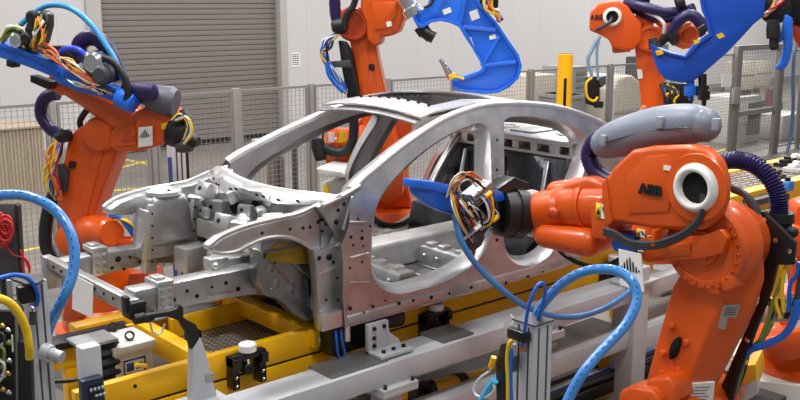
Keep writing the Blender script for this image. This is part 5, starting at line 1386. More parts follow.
# ---- robot out at the top right, holding the big blue gun
t = thing('industrial_robot', 'robot wrist in black and red orange cut by the top right corner', 'robot', AD(830, 30, 7.4))
t.location.z = 0
S = Side(facing(800, 20, 7.3, -.35), t)
S.plate('wrist_block', [(764, 8), (770, -30), (830, -30), (830, 30), (800, 24), (780, 18), (770, 16)], BLACK_G, 0, .3, .02)
S.plate('orange_link', [(786, 24), (796, 22), (830, 34), (830, 60), (800, 50)], ORANGE_D, .05, .25, .03)
S.disc('flange_disc', 775, 8, [(0, .12), (.06, .12), (.08, .08), (.08, 0)], BLACK, -.02)
S.plate('orange_arm', [(815, 20), (880, 0), (960, 40), (960, 90), (880, 70), (815, 60)], ORANGE, .1, .35, .03)
c = S.at(940, 60, .3); mb = MB(); mb.box((c.x - .2, c.y - .2, .2), (c.x + .2, c.y + .2, c.z)); mb.build('lower_arm', ORANGE, t, bevel=.04); mb = MB(); mb.lathe((c.x, c.y, 0), (0, 0, 1), [(0, .5), (.3, .45), (.9, .36), (1.0, 0)], 24); mb.build('turret', ORANGE, t)
for k in range(7):
    S.tube('cable', [(762 + k * .6, -30, -.05), (760 + k, 6 + k, -.08), (764 + k, 16 - k, -.12), (774 + k * 2, 4 - k, -.1), (782 + k * 3, -30, -.05)], .014, (YEL_T, ORA_T, BLUE_T, YEL_T, WHI_T, ORA_T, RED_T)[k])
t = thing('welding_gun', 'large blue curved gun frame cut by the top edge at the right', 'welding gun', AD(700, 84, 7.2))
G = Side(facing(705, 40, 7.2, -.28), t)
Bpx = [(650, 45), (656, 48), (672, 54), (685, 57), (690, 52), (695, 45), (703, 40), (710, 35), (708, 22), (703, 10), (696, -25), (768, -25), (764, 16), (754, 24), (744, 35), (728, 52), (712, 66), (702, 75), (692, 82), (682, 83), (667, 80), (660, 74), (655, 64)]
G.plate('gun_frame', Bpx, mat('deep gun blue', (20, 84, 196), .4), 0, .16, .012)
G.plate('frame_lip', [(650, 44), (656, 47), (672, 53), (685, 56), (689, 51), (694, 44), (702, 39), (709, 34), (707, 22), (702, 10), (695, -25), (698, -25), (705, 10), (710, 22), (712, 36), (704, 42), (697, 47), (692, 54), (686, 59), (672, 56), (655, 50)], MATS['deep gun blue'], -.02, .2, .003)
G.plate('warning_label', [(716, 35), (722, 32.5), (725, 36.5), (719, 39)], SIGN_Y, -.005, .006, 0)
G.plate('warning_label', [(693, 41), (698, 39), (700, 42), (695, 45)], SIGN_Y, -.022, .006, 0)
G.plate('yellow_clamp', [(655, 51), (662, 50), (664, 54), (657, 56)], YELLOW, -.03, .1, .004)
G.plate('black_block', [(698, 28), (705, 24), (706, 34), (700, 38)], BLACK, -.01, .16, .004)
G.rod('electrode_shank', (655, 48), (652, 38), [(0, .05), (1, .03), (1, 0)], BLACK, .05, .05)
for px in (690, 702):
    G.rod('air_fitting', (px, 76), (px + 1, 100), [(0, .03), (.4, .03), (.41, .05), (.8, .05), (.81, .02), (1, .02), (1, 0)], BLACK if px > 695 else BLUE, .05, .05)
G.rod('sensor_body', (704, 74), (704, 106), [(0, .02), (.5, .02), (.51, .045), (.8, .045), (.81, .02), (1, .015), (1, 0)], BLACK_G, -.05, -.05)
t = thing('gun_yoke', 'small blue curved arm hanging from the top right robot wrist beside the fence gate', 'gun arm', AD(785, 72, 7.0))
G = Side(facing(785, 45, 7.0, -.3), t)
G.plate('yoke', [(786, 14), (793, 18), (793, 45), (790, 60), (786, 68), (779, 71), (775, 68), (780, 63), (783, 54), (784, 40), (782, 30)], BLUE, 0, .12, .012)
G.plate('yoke_bracket', [(776, 34), (784, 30), (784, 40), (777, 44)], BLUE, .02, .1, .006)
G.rod('cylinder', (773, 20), (774, 50), [(0, .04), (.3, .05), (.6, .05), (.62, .03), (.9, .035), (1, .02), (1, 0)], BLACK, -.02, -.02)
t_ = None

# ---- robot at the right edge behind the near one
t = thing('industrial_robot', 'partly hidden orange robot on a pale plinth at the right edge', 'robot', AD(800, 400, 6.4))
t.location.z = 0
S = Side(facing(790, 280, 6.3, -.15), t)
c = S.at(812, 345, .2); zt = c.z
mb = MB(); mb.prism([V((c.x - .62, c.y + .1, 0)), V((c.x - .2, c.y - .6, 0)), V((c.x + .6, c.y - .5, 0)), V((c.x + .7, c.y + .4, 0)), V((c.x - .1, c.y + .6, 0))], (0, 0, zt - .12)); mb.build('plinth', LGREY, t, bevel=.01)
mb = MB(); mb.lathe((c.x, c.y, zt - .12), (0, 0, 1), [(0, .46), (.05, .46), (.06, .4), (.14, .4), (.16, .32), (.42, .3), (.5, .25), (.5, 0)], 30); mb.build('turret', ORANGE, t)
S.plate('turret_block', [(756, 342), (780, 334), (806, 330), (830, 330), (830, 352), (790, 362), (770, 358)], ORANGE, -.25, .3, .02)
S.plate('turret_block', [(780, 322), (800, 312), (830, 306), (830, 340), (788, 340)], ORANGE, -.1, .3, .02)
S.rod('axis_motor', (752, 252), (776, 262), [(0, .05), (.1, .09), (.8, .09), (1, .07), (1, 0)], ORANGE, .0, .0)
S.plate('lower_arm', [(797, 206), (830, 196), (840, 250), (830, 320), (800, 320), (792, 262), (788, 238)], ORANGE, .1, .25, .03)
S.plate('lower_motor', [(784, 236), (796, 226), (816, 232), (816, 256), (796, 258)], ORANGE, .02, .2, .03)
S.plate('white_cover', [(792, 308), (812, 304), (812, 336), (794, 338)], WHITE, -.2, .1, .01)
# ------------------------------------------------------------------ wire fence behind the robots
FY = 9.8
FZ = 2.1
def fx_(px): return AY(px, 100, FY).x
post_px = [-60, 51, 151, 236, 311, 388, 455, 530, 609, 672]
post_name = ['at the left edge of the hall', 'behind the left robot hoses', 'right of the left robot white board', 'in front of the roller door', 'below the wall notice', 'behind the middle robot arm', 'behind the blue gun tip', 'left of the yellow bollard', 'right of the hanging pendant', 'behind the back right robot']
pane_name = ['panel left of the left robot', 'panel behind the left robot', 'panel in front of the roller door left half', 'panel seen through the windscreen', 'panel between wall notice and middle robot', 'panel behind the blue gun', 'panel behind the car roof', 'panel behind the yellow bollard', 'panel beside the back right robot']
xs = [fx_(p) for p in post_px]


def fence_post(x, where, w=.06, top=FZ + .02, y=FY):
    t = thing('fence_post', 'grey square steel fence post ' + where, 'fence post', (x, y, 0), 'posts of the wire fence')
    mb = MB(); mb.box((x - w / 2, y - .03, 0), (x + w / 2, y + .03, top)); mb.build('post', GALV, t, bevel=.004)
    mb = MB(); mb.box((x - w, y - .06, 0), (x + w, y + .06, .012)); mb.build('foot_plate', GALV, t)


def fence_panel(xa, xb, label, y=FY, z0=.12, z1=FZ, sp=.06, wr=.0045):
    t = thing('safety_fence', label, 'fence panel', ((xa + xb) / 2, y, z0), 'wire mesh panels of the safety fence')
    mb = MB(); w = .03
    mb.box((xa, y - .015, z1 - w), (xb, y + .015, z1)); mb.box((xa, y - .015, z0), (xb, y + .015, z0 + w)); mb.box((xa, y - .015, z0 + w), (xa + w, y + .015, z1 - w)); mb.box((xb - w, y - .015, z0 + w), (xb, y + .015, z1 - w))
    mb.build('frame', GALV, t)
    mb = MB(); n = int((xb - xa) / sp)
    for i in range(1, n):
        x = xa + (xb - xa) * i / n; mb.box((x - wr / 2, y - wr / 2, z0 + w), (x + wr / 2, y + wr / 2, z1 - w))
    m = int((z1 - z0) / sp)
    for i in range(1, m):
        z = z0 + (z1 - z0) * i / m; mb.box((xa + w, y - wr / 2 - wr, z - wr / 2), (xb - w, y + wr / 2 - wr, z + wr / 2))
    mb.build('wire_mesh', GALV, t)


for x, nme in list(zip(xs, post_name))[1:]: fence_post(x, nme, .11 if nme.startswith('in front of the roller') else .06)
for (a, b), nme in zip(zip(xs, xs[1:]), pane_name): fence_panel(a + .05, b - .05, 'wire mesh fence ' + nme)
# gate on the right
gx0, gx1 = fx_(735), fx_(777)
gt = thing('fence_gate', 'tall framed wire mesh gate at the right with a crossbar', 'gate', ((gx0 + gx1) / 2, FY, 0))
for x in (gx0, gx1):
    mb = MB(); mb.box((x - .10, FY - .05, 0), (x + .10, FY + .05, 2.3)); mb.build('gate_post', mat('gate profile grey %d' % int(x), (138, 136, 132), .5, metal=.4), gt, bevel=.006)
mb = MB(); mb.box((gx0 + .1, FY - .04, 2.2), (gx1 - .1, FY + .04, 2.3)); mb.build('top_rail', GALV, gt)
mb = MB(); mb.box((gx0 + .1, FY - .04, .9), (gx1 - .1, FY + .04, 1.0)); mb.build('cross_bar', GALV, gt)
mb = MB(); n = 28
for i in range(1, n):
    x = gx0 + (gx1 - gx0) * i / n; mb.box((x - .004, FY - .004, .1), (x + .004, FY + .004, 2.2))
for i in range(1, 34):
    z = .1 + 2.1 * i / 34; mb.box((gx0 + .1, FY - .012, z - .003), (gx1 - .1, FY - .004, z + .003))
mb.build('wire_mesh', GALV, gt)
mb = MB(); x = gx0 - .05; mb.box((x - .2, FY - .12, 1.18), (x + .02, FY - .05, 1.5)); mb.build('lock_box', GREY_P, gt, bevel=.01)
fence_panel(xs[-1] + .05, gx0 - .15, 'wire mesh fence panel left of the gate carrying a white notice', z1=2.15)
fence_panel(gx1 + .15, gx1 + .96, 'narrow wire mesh fence panel right of the gate', z1=2.15)
fence_panel(gx1 + 1.14, gx1 + 3.2, 'wire mesh fence panel beyond the grey blue hose at the right edge', z1=2.15)
fence_post(gx1 + 1.05, 'at the right edge beside the blue hose', .12, 2.2)
p, q = AY(722, 74, FY - .05), AY(731, 86, FY - .05)
mb = MB(); mb.box((p.x, FY - .06, q.z), (q.x, FY - .05, p.z)); tag(mb.build('fence_notice', PAPER), 'small white notice hung on the fence left of the gate', 'notice')
mb = MB(); mb.tube([AY(*k, FY - .2) for k in ((800, 38), (795, 50), (793, 75), (793, 110), (790, 140), (785, 160))], .035, seg=10); tag(mb.build('grey_blue_hose', mat('grey blue hose', (90, 110, 150), .4)), 'grey blue hose hanging along the fence post at the right edge', 'hose')

# ------------------------------------------------------------------ things on the floor behind the fence
def crate(name, label, cat, px0, py0, px1, py1, y, dy, m, extra=None, parts=()):
    a, b = AY(px0, py0, y), AY(px1, py1, y)
    zb = max(0, b.z)
    t = thing(name, label, cat, ((a.x + b.x) / 2, y + dy / 2, 0))
    return t, a, b, zb
t, a, b, zb = crate('pallet_box', '', 'box', -30, 133, 45, 168, 15, 1.2, TAN)
t['label'] = 'tan corrugated pallet box standing by the wall behind the fence at the left'
mb = MB(); n = 40
for i in range(n):
    x = a.x + (b.x - a.x) * i / n; w = (b.x - a.x) / n; mb.box((x, 15 - .02 * (i % 2), .15), (x + w, 16, a.z))
bmesh.ops.remove_doubles(mb.bm, verts=mb.bm.verts, dist=1e-5)
mb.build('walls', TAN, t)
mb = MB(); mb.box((a.x - .02, 14.95, a.z), (b.x + .02, 16.05, a.z + .03)); mb.build('lid', TAN, t)
mb = MB(); mb.box((a.x, 15, .0), (b.x, 16, .15)); mb.build('pallet', CARD, t)
# red cable rack
a = AD(8, 245, 8.6)
t = thing('cable_rack', 'dark rack hung with coiled red cables at the left edge', 'rack', (a.x, a.y, 0))
F = Side(facing(8, 245, 8.6, 0), t)
F.plate('back_board', [(-12, 204), (14, 204), (20, 212), (22, 276), (-12, 284)], GREY_D, .05, .04, .005)
q = F.at(5, 280, .06); mb = MB(); mb.cyl((q.x, q.y, 0), (q.x, q.y, q.z), .05); mb.build('stand', BLACK_G, t)
F.plate('frame_edge', [(14, 204), (18, 206), (22, 276), (19, 276)], BLACK, .0, .08, .004)
random.seed(31)
for k in range(7):
    cx_, cy_, r_ = 2 + rnd(4), 232 + rnd(9), 9 + rnd(3)
    F.tube('red_coil', [(cx_ + r_ * math.cos(u), cy_ + r_ * 1.5 * math.sin(u), -.02 * k) for u in [2 * PI * i / 10 for i in range(11)]], .012, RED_T, n=3)
F.tube('red_cable', [(6, 246, 0), (14, 255, 0), (25, 258, 0), (30, 268, 0), (26, 276, 0), (22, 262, 0)], .009, RED_T)
F.tube('red_cable', [(20, 250, 0), (26, 262, 0), (30, 272, 0)], .009, RED_T)
mb = MB(); mb.tube([AZ(-10, 174, .01), AZ(12, 169, .01), AZ(22, 170, .01), AZ(34, 176, .01), AZ(33, 182, .01), AZ(26, 181, .01), AZ(24, 172, .01)] + [AZ(25, 165, .05)], .03, seg=8); tag(mb.build('floor_cable', BLACK), 'black cable looping on the floor behind the left fence panel', 'cable')
# bench behind the windscreen
t = thing('steel_bench', 'low steel bench with a pale top behind the fence, seen through the windscreen', 'bench', AY(295, 185, 10.6)); t.location.z = 0
a, b = AY(272, 143, 10.6), AY(312, 148, 10.6)
mb = MB(); mb.box((a.x, 10.5, a.z - .06), (b.x, 11.1, a.z)); mb.build('bench_top', LGREY, t)
for x in (a.x + .05, (a.x + b.x) / 2, b.x - .05):
    mb = MB(); mb.box((x - .03, 10.52, 0), (x + .03, 10.58, a.z - .06)); mb.build('leg', GREY_D, t)
mb = MB(); mb.box((a.x + .1, 10.55, .15), (b.x - .5, 10.9, a.z - .2)); mb.build('drawer_unit', mat('brown grey unit', (112, 96, 90), .6), t)
t = thing('junction_box', 'light grey box with a yellow warning sticker beside the middle robot base', 'box', AD(332, 190, 7.9)); t.location.z = 0
F = Side(facing(332, 175, 7.9, -.3), t)
F.plate('box_body', [(320, 183), (345, 180), (346, 215), (320, 220)], LGREY, 0, .3, .01)
F.plate('top_tray', [(316, 168), (342, 172), (348, 178), (320, 176)], LGREY, -.1, .4, .006)
F.plate('sticker', [(323, 186), (329, 185), (329, 193), (323, 194)], SIGN_Y, -.005, .006, 0)
q = F.at(333, 205, .2); mb = MB(); mb.box((q.x - .1, q.y - .1, 0), (q.x + .1, q.y + .1, q.z)); mb.build('column', GREY_P, t)
# vertical steel column right of the left robot
q = AD(178, 190, 8.9); t = thing('cable_column', 'tall aluminium profile column beside the left robot rear motors', 'column', (q.x, q.y, 0))
z1 = AD(178, 132, 8.9).z
mb = MB(); mb.box((q.x - .07, q.y - .05, 0), (q.x + .07, q.y + .05, z1)); mb.build('profile', ALU, t, bevel=.004)
for s in (-.025, .025):
    mb = MB(); mb.box((q.x + s - .006, q.y - .056, .05), (q.x + s + .006, q.y - .05, z1 - .03)); mb.build('slot', GREY_T, t)
mb = MB(); mb.box((q.x + .07, q.y - .03, .0), (q.x + .11, q.y + .05, z1)); mb.build('cable_duct', BLACK, t)
mb = MB(); mb.cyl((q.x - .11, q.y - .08, 0), (q.x - .11, q.y - .08, z1 - .2), .02); mb.build('blue_pipe', mat('slate blue pipe', (60, 84, 130), .4), t)

# yellow bollard
c = AY(564, 100, 9.3); z1 = AY(564, 54, 9.3).z; r = (AY(571, 60, 9.3).x - AY(557, 60, 9.3).x) * .30
t = thing('bollard', 'tall yellow bollard with a dark slot beside the fence', 'bollard', (c.x, 9.3, 0))
mb = MB(); mb.lathe((c.x, 9.3, 0), (0, 0, 1), [(0, .17), (.02, .17), (.02, .115), (z1 - .01, .115), (z1, .105), (z1, 0)], 26); mb.build('tube', YELLOW, t)
n_ = V((-c.x, -9.3, 0)).normalized(); e_ = n_.cross(V((0, 0, 1)))
mb = MB(); u = V((c.x, 9.3, 0)) + n_ * .114 - e_ * .01; mb.box((u.x - .016, u.y - .016, .9), (u.x + .016, u.y + .016, z1 - .36)); mb.build('slot', HOLE, t)
mb = MB(); mb.lathe((c.x, 9.3, z1 - .002), (0, 0, 1), [(0, .107), (.008, .107), (.008, 0)], 24); mb.build('cap', mat('bollard cap', (110, 96, 60), .6), t)

# pendant with coiled cable by the fence
t = thing('hanging_pendant', 'black hand pendant with yellow coiled cable hung on the fence', 'pendant', AY(594, 105, 9.5))
F = Side((AY(594, 90, 9.5), V((-.6, -.8, 0))), t)
F.plate('pendant_body', [(586, 78), (596, 76), (600, 84), (600, 100), (594, 106), (586, 104)], BLACK_G, 0, .08, .01)
F.tube('yellow_coil', [(592, 78), (587, 82), (586, 90), (588, 98), (594, 101), (598, 97)], .022, YEL_T, -.04)
F.tube('blue_cable', [(592, 76), (588, 60), (592, 50), (596, 42), (600, 36)], .03, mat('dusty blue hose', (120, 150, 176), .4), -.02)
F.tube('blue_cable', [(598, 80), (597, 64), (597, 50), (599, 40)], .022, MATS['dusty blue hose'], -.02)
F.plate('connector', [(598, 78), (606, 76), (606, 84), (601, 88)], GREY_D, -.02, .08, .006)
F.plate('connector', [(594, 100), (604, 102), (603, 108), (595, 108)], BLACK, -.02, .08, .006)

# crates and machines behind the fence, centre right
def block(name, label, cat, px0, py0, px1, py1, y, dy, m, z0=0.0, bevel=.02, lid=None):
    a, b = AY(px0, py0, y), AY(px1, py0, y)
    t = thing(name, label, cat, ((a.x + b.x) / 2, y, z0))
    zt = a.z
    mb = MB(); mb.box((a.x, y, z0), (b.x, y + dy, zt)); mb.build('body', m, t, bevel=bevel)
    return t, a.x, b.x, zt
t, xa, xb, zt = block('wrapped_pallet', 'long white wrapped pallet load behind the fence left of the yellow bollard', 'pallet load', 527, 76, 556, 92, 12.2, 1.0, BEIGE, .12)
mb = MB()
for k in range(3): mb.box((xa, 12.2, 0), (xb, 13.2, .12))
mb.build('pallet', CARD, t)
mb = MB(); mb.box((xa + .3, 12.19, .5), (xa + .9, 12.2, .75)); mb.build('window', GREY_D, t)
t, xa, xb, zt = block('louvred_cabinet', 'grey louvred cabinet behind the fence between bollard and pendant', 'cabinet', 573, 67, 588, 92, 12, .8, GREY_P)
for k in range(12):
    mb = MB(); z = zt - .15 - k * .13; mb.box((xa + .08, 11.97, z), (xb - .08, 12.0, z + .06)); mb.build('louvre', GALV, t)
t, xa, xb, zt = block('grey_bin', 'grey steel bin on the floor behind the yellow bollard', 'bin', 572, 96, 588, 110, 11.1, .8, GALV)
mb = MB(); mb.box((xa - .03, 11.07, zt - .06), (xb + .03, 11.93, zt)); mb.build('rim', GREY_P, t)
# white covered hopper behind the back right robot
a, b = AY(614, 76, 11.6), AY(646, 104, 11.6)
t = thing('covered_hopper', 'round shouldered white container behind the fence at the back right robot', 'container', ((a.x + b.x) / 2, 11.6, 0))
mb = MB(); mb.prism([V((a.x, 11.6, .25)), V((a.x, 11.6, a.z - .3)), V((a.x + .15, 11.6, a.z - .05)), V((a.x + .5, 11.6, a.z)), (V((b.x - .5, 11.6, a.z - .02))), V((b.x - .15, 11.6, a.z - .2)), V((b.x, 11.6, a.z - .7)), V((b.x, 11.6, .25))], (0, 1.2, 0)); mb.build('shell', BEIGE, t, bevel=.06, bseg=3)
mb = MB(); mb.box((a.x + .02, 11.57, a.z * .55), (b.x - .02, 11.6, a.z * .55 + .05)); mb.build('band', mat('pale band', (180, 172, 160), .6), t)
mb = MB(); mb.box((a.x + .1, 11.7, 0), (b.x - .1, 12.7, .25)); mb.build('pallet', CARD, t)
t, xa, xb, zt = block('equipment_rack', 'dark equipment rack behind the fence beside the white container', 'rack', 655, 58, 668, 100, 12.6, .8, GREY_D)
for k in range(5):
    mb = MB(); mb.box((xa + .05, 12.57, .3 + k * .4), (xb - .05, 12.6, .6 + k * .4)); mb.build('rack_module', GREY_P, t)
# behind the gate
t, xa, xb, zt = block('tool_cabinet', 'white cabinet with dark vent behind the gate', 'cabinet', 739, 98, 762, 150, 10.9, .9, LGREY)
mb = MB(); mb.box((xa + .1, 10.88, zt - .55), (xb - .3, 10.9, zt - .1)); mb.build('door', PAPER, t, bevel=.004)
mb = MB(); mb.box((xb - .6, 10.87, .2), (xb - .05, 10.9, zt - .15)); mb.build('vent', GREY_D, t)
for k, (px, py) in enumerate(((741, 95), (744, 96), (748, 97), (756, 95))):
    q = AY(px, py, 11.2); mb = MB(); mb.box((q.x - .06, 11.15, zt), (q.x + .06, 11.25, zt + .12)); mb.build('switch', BLACK if k % 2 else GREY_D, t)
t, xa, xb, zt = block('parts_machine', 'grey machine with round motors behind the gate right of the white cabinet', 'machine', 765, 100, 778, 150, 11.5, .7, GREY_D)
for px, py in ((776, 106), (770, 118), (772, 132)):
    q = AY(px, py, 11.4); mb = MB(); mb.lathe((q.x, 11.5, q.z), (-.3, -1, 0), [(0, .16), (.2, .16), (.24, .12), (.24, 0)], 18); mb.build('motor', GREY_P if py > 110 else GALV, t)
mb = MB(); q = AY(768, 130, 11.4); mb.box((q.x - .08, 11.35, .1), (q.x + .08, 11.5, 1.1)); mb.build('red_pipe', mat('dull red', (120, 50, 50), .5), t)
t, xa, xb, zt = block('white_cupboard', 'white cupboard behind the fence at the right picture edge', 'cupboard', 783, 116, 806, 150, 10.6, .7, LGREY)
mb = MB(); mb.box((xa + .05, 10.57, .1), (xb - .1, 10.6, zt - .1)); mb.build('door', WHITE_F, t, bevel=.004)
for k, (px0, py0, px1, y) in enumerate(((742, 62, 756, 17.5), (758, 62, 772, 18.0))):
    t, xa, xb, zt = block('cardboard_stack', ('tall stack of flat cardboard far behind the gate, left of two', 'tall stack of flat cardboard far behind the gate, right of two')[k], 'cardboard', px0, py0, px1, py0 + 20, y, .6, BEIGE, .1, .01)
    mb = MB(); mb.box((xa, y, 0), (xb, y + .6, .1)); mb.build('pallet', TAN, t)
    mb = MB(); mb.box((xa, y - .02, zt * .55), (xb, y, zt * .55 + .06)); mb.build('strap', TAN, t)

# ------------------------------------------------------------------ next carriage along the line
t = thing('transfer_carriage', 'second yellow carriage with pale roller deck beyond the near robot at the right', 'carriage', (9.5, 5.1, 0))
a = AZ(716, 160, 1.1)
mb = MB(); mb.box((7.45, 4.65, .98), (12.4, 4.8, 1.28)); mb.build('long_beam', YELLOW, t, bevel=.006)
mb = MB(); mb.box((7.45, 5.40, .98), (12.4, 5.52, 1.28)); mb.build('long_beam', YELLOW, t, bevel=.006)
mb = MB(); mb.box((7.5, 4.8, 1.20), (12.3, 5.40, 1.25)); dk = mb.build('roller_deck', mat('pale deck', (200, 188, 180), .5), t)
mb = MB()
for i in range(40):
    x = 7.55 + i * .118; mb.box((x, 4.81, 1.25), (x + .016, 5.39, 1.262))
for j in range(6):
    y = 4.87 + j * .09; mb.box((7.52, y, 1.25), (12.28, y + .016, 1.262))
absorb(dk, mb.build('deck_grid', mat('deck grid grey', (150, 140, 134), .5), dk))
for x in (7.7, 9.5, 11.8):
    for y in (4.725, 5.46):
        mb = MB(); mb.box((x - .07, y - .06, 0), (x + .07, y + .06, .98)); mb.build('leg', YELLOW, t, bevel=.006)
for i, (px, py) in enumerate(((775, 158), (787, 163), (796, 168), (790, 178), (760, 152))):
    q = AZ(px, py, 1.3); q.y = min(5.25, max(4.93, q.y))
    c = thing('deck_fixture', ('low white fixture at the far edge of the second carriage', 'black clamp in the middle of the second carriage deck', 'white topped clamp at the right edge of the second carriage', 'small black clamp at the near edge of the second carriage', 'flat pale fixture at the left end of the second carriage')[i], 'fixture', (q.x, q.y, 1.262), 'clamps on the second carriage')
    mb = MB(); mb.box((q.x - .13, q.y - .1, 1.262), (q.x + .13, q.y + .1, 1.31)); mb.build('base', (BLACK, BLACK_G, WHITE_F, BLACK, GREY_D)[i], c, bevel=.008)
    mb = MB(); mb.box((q.x - .1, q.y - .04, 1.31), (q.x + .16, q.y + .05, 1.35)); mb.cyl((q.x, q.y, 1.31), (q.x, q.y, 1.38), .04); mb.build('jaw', (WHITE, BLACK, WHITE, BLACK, BEIGE)[i], c, bevel=.008)
p = AY(789, 186, 4.58); mb = MB(); mb.box((p.x - .06, 4.55, p.z - .05), (p.x + .06, 4.65, p.z + .05)); vb = mb.build('valve', mat('valve blue', (60, 140, 220), .4), t, bevel=.01, label='bright blue valve block')
mb = MB(); mb.cyl((p.x, 4.6, p.z + .05), (p.x, 4.6, p.z + .09), .03); mb.build('knob', BLACK, vb)
p = AY(765, 200, 4.55); mb = MB(); mb.box((p.x - .25, 4.53, p.z - .03), (p.x + .35, 4.65, p.z + .03)); sb_ = mb.build('side_bracket', GREY_D, t, bevel=.008)
mb = MB(); mb.cyl((p.x + .3, 4.53, p.z), (p.x + .3, 4.47, p.z), .04); mb.build('pin', BLACK, sb_)
# yellow guard box behind the near robot
p = AD(742, 400, 5.6); t = thing('yellow_guard', 'yellow and black guard box on the floor behind the near robot', 'guard', (p.x, p.y, 0))
F = Side(facing(742, 390, 5.6, -.5), t)
F.plate('yellow_shell', [(726, 384), (734, 366), (756, 364), (758, 384), (752, 398), (730, 406)], YELLOW, 0, .3, .02)
F.plate('steel_face', [(728, 392), (757, 380), (758, 394), (732, 410)], ALU, -.01, .05, .005)
q = F.at(742, 400, .15); mb = MB(); mb.box((q.x + .04, q.y - .15, 0), (q.x + .26, q.y + .15, q.z)); mb.build('pedestal', GREY_D, t)
# ------------------------------------------------------------------ sensor posts and hoses in the foreground
HOSE_R = mat('sky blue ribbed hose', (66, 140, 214), .28, coat=.4)
c = AD(535, 327, 3.6)
t = thing('aluminium_post', 'square aluminium profile post in the foreground centre with black box near its top', 'post', (c.x + .05, c.y + .055, 0))
mb = MB(); mb.box((c.x, c.y, 0), (c.x + .105, c.y + .112, c.z)); mb.build('profile', ALU, t, bevel=.004)
mb = MB(); mb.box((c.x - .003, c.y - .003, c.z), (c.x + .108, c.y + .115, c.z + .006)); mb.build('cap', GREY_D, t)
for u in (.03, .08):
    mb = MB(); mb.box((c.x - .0015, c.y + u - .004, .02), (c.x + .001, c.y + u + .004, c.z - .01)); mb.build('slot', GREY_T, t)
    mb = MB(); mb.box((c.x + u - .006 - .004, c.y - .0015, .02), (c.x + u - .006 + .004, c.y + .001, c.z - .01)); mb.build('slot', GREY_T, t)
def bx(px0, py0, px1, py1, x, th, name, m, par, bevel=.004):
    a, b = AX(px0, py0, x), AX(px1, py1, x); mb = MB(); mb.box((x - th, min(a.y, b.y), min(a.z, b.z)), (x, max(a.y, b.y), max(a.z, b.z))); return mb.build(name, m, par, bevel=bevel)
bx(513, 326, 531, 342, c.x, .035, 'sensor_box', BLACK_G, t)
mb = MB(); a = AX(511, 348, c.x - .02); mb.ball(a, .012, (1, 1, 1), 12); mb.build('fitting', CHROME, t)
mb = MB(); mb.cyl(AX(514, 344, c.x - .02), AX(514, 372, c.x - .02), .009); mb.build('valve_rod', CHROME, t)
mb = MB(); mb.cyl(AX(514, 356, c.x - .02), AX(514, 370, c.x - .02), .014); mb.build('valve_body', GREY_D, t)
mb = MB(); mb.prism([AX(*q, c.x + .02) for q in ((503, 326), (510, 314), (513, 318), (507, 328))], (.004, 0, 0)); mb.build('bracket', LGREY, t)
mb = MB(); a = AX(522, 347, c.x - .015); mb.cyl(a, a + V((0, 0, -.02)), .008); mb.build('tube_fitting', ORA_T, t)
PRINT = mat('hose print dark blue', (40, 96, 178), .4)
def hose(pts, r, m, name, label, cat='hose', ribs=0.0, n=8, seg=10):
    mb = MB(); mb.tube(pts, r, seg=seg, n=n, ribs=ribs); o = tag(mb.build(name, m, ang=70), label, cat)
    if ribs:      # dashes printed along the hose
        P = spline([V(p) for p in pts], 10); mb = MB()
        side = V((-.45, -.45, .77)).normalized()
        for i in range(2, len(P) - 4, 4):
            d = (P[i + 2] - P[i]).normalized(); s = (side - d * side.dot(d)).normalized() * r * .93
            mb.tube([P[i] + s, P[i + 1] + s, P[i + 2] + s], r * .15, seg=6, smooth=False)
        absorb(o, mb.build('print', PRINT, None))
    return o
hose([AX(522, 346, c.x - .015), AX(525, 328, c.x - .03), AX(529, 305, c.x - .05), AX(536, 288, c.x - .03), AX(542, 283, c.x), AX(545, 290, c.x + .03), AX(543, 303, c.x + .05), AX(537, 322, c.x + .06)], .007, BLUE_T, 'air_tube', 'thin bright blue air tube arching over the top of the centre aluminium post', 'tube')
hose([AX(513, 340, c.x - .03), AX(509, 344, c.x - .04), AX(507, 360, c.x - .04), AX(508, 380, c.x - .04), AX(508, 410, c.x - .04)], .008, YEL_T, 'yellow_cable', 'yellow cable running down beside the centre aluminium post', 'cable')
hose([AX(512, 350, c.x - .03), AX(511, 365, c.x - .035), AX(511, 385, c.x - .035), AX(512, 410, c.x - .035)], .007, BLUE_T, 'blue_cable', 'blue cable running down beside the yellow cable of the centre post', 'cable')
t2 = thing('cable_sleeve', 'black cable sleeve with yellow plug beside the centre aluminium post', 'cable sleeve', AX(500, 410, c.x + .05))
mb = MB(); mb.prism([AX(*q, c.x + .04) for q in ((500, 344), (510, 342), (508, 360), (506, 412), (496, 412), (495, 364))], (.03, 0, 0)); mb.build('sleeve', BLACK, t2, bevel=.008)
mb = MB(); a, b = AX(494, 357, c.x + .02), AX(491, 367, c.x + .02); mb.cyl(a, b, .012); mb.build('yellow_plug', YELLOW, t2)
mb = MB(); mb.cyl(b, AX(490, 371, c.x + .02), .008); mb.build('plug_tip', CHROME, t2)
mb = MB(); mb.tube([AX(*q, c.x + .02) for q in ((490, 371), (480, 378), (474, 387), (476, 395), (486, 397), (494, 390), (493, 382))], .005); mb.build('white_wire', WHI_T, t2)
mb = MB(); mb.tube([AX(*q, c.x + .03) for q in ((495, 380), (489, 388), (482, 400), (476, 412))], .018); mb.build('pale_blue_hose', mat('cyan hose', (80, 180, 230), .3), t2)
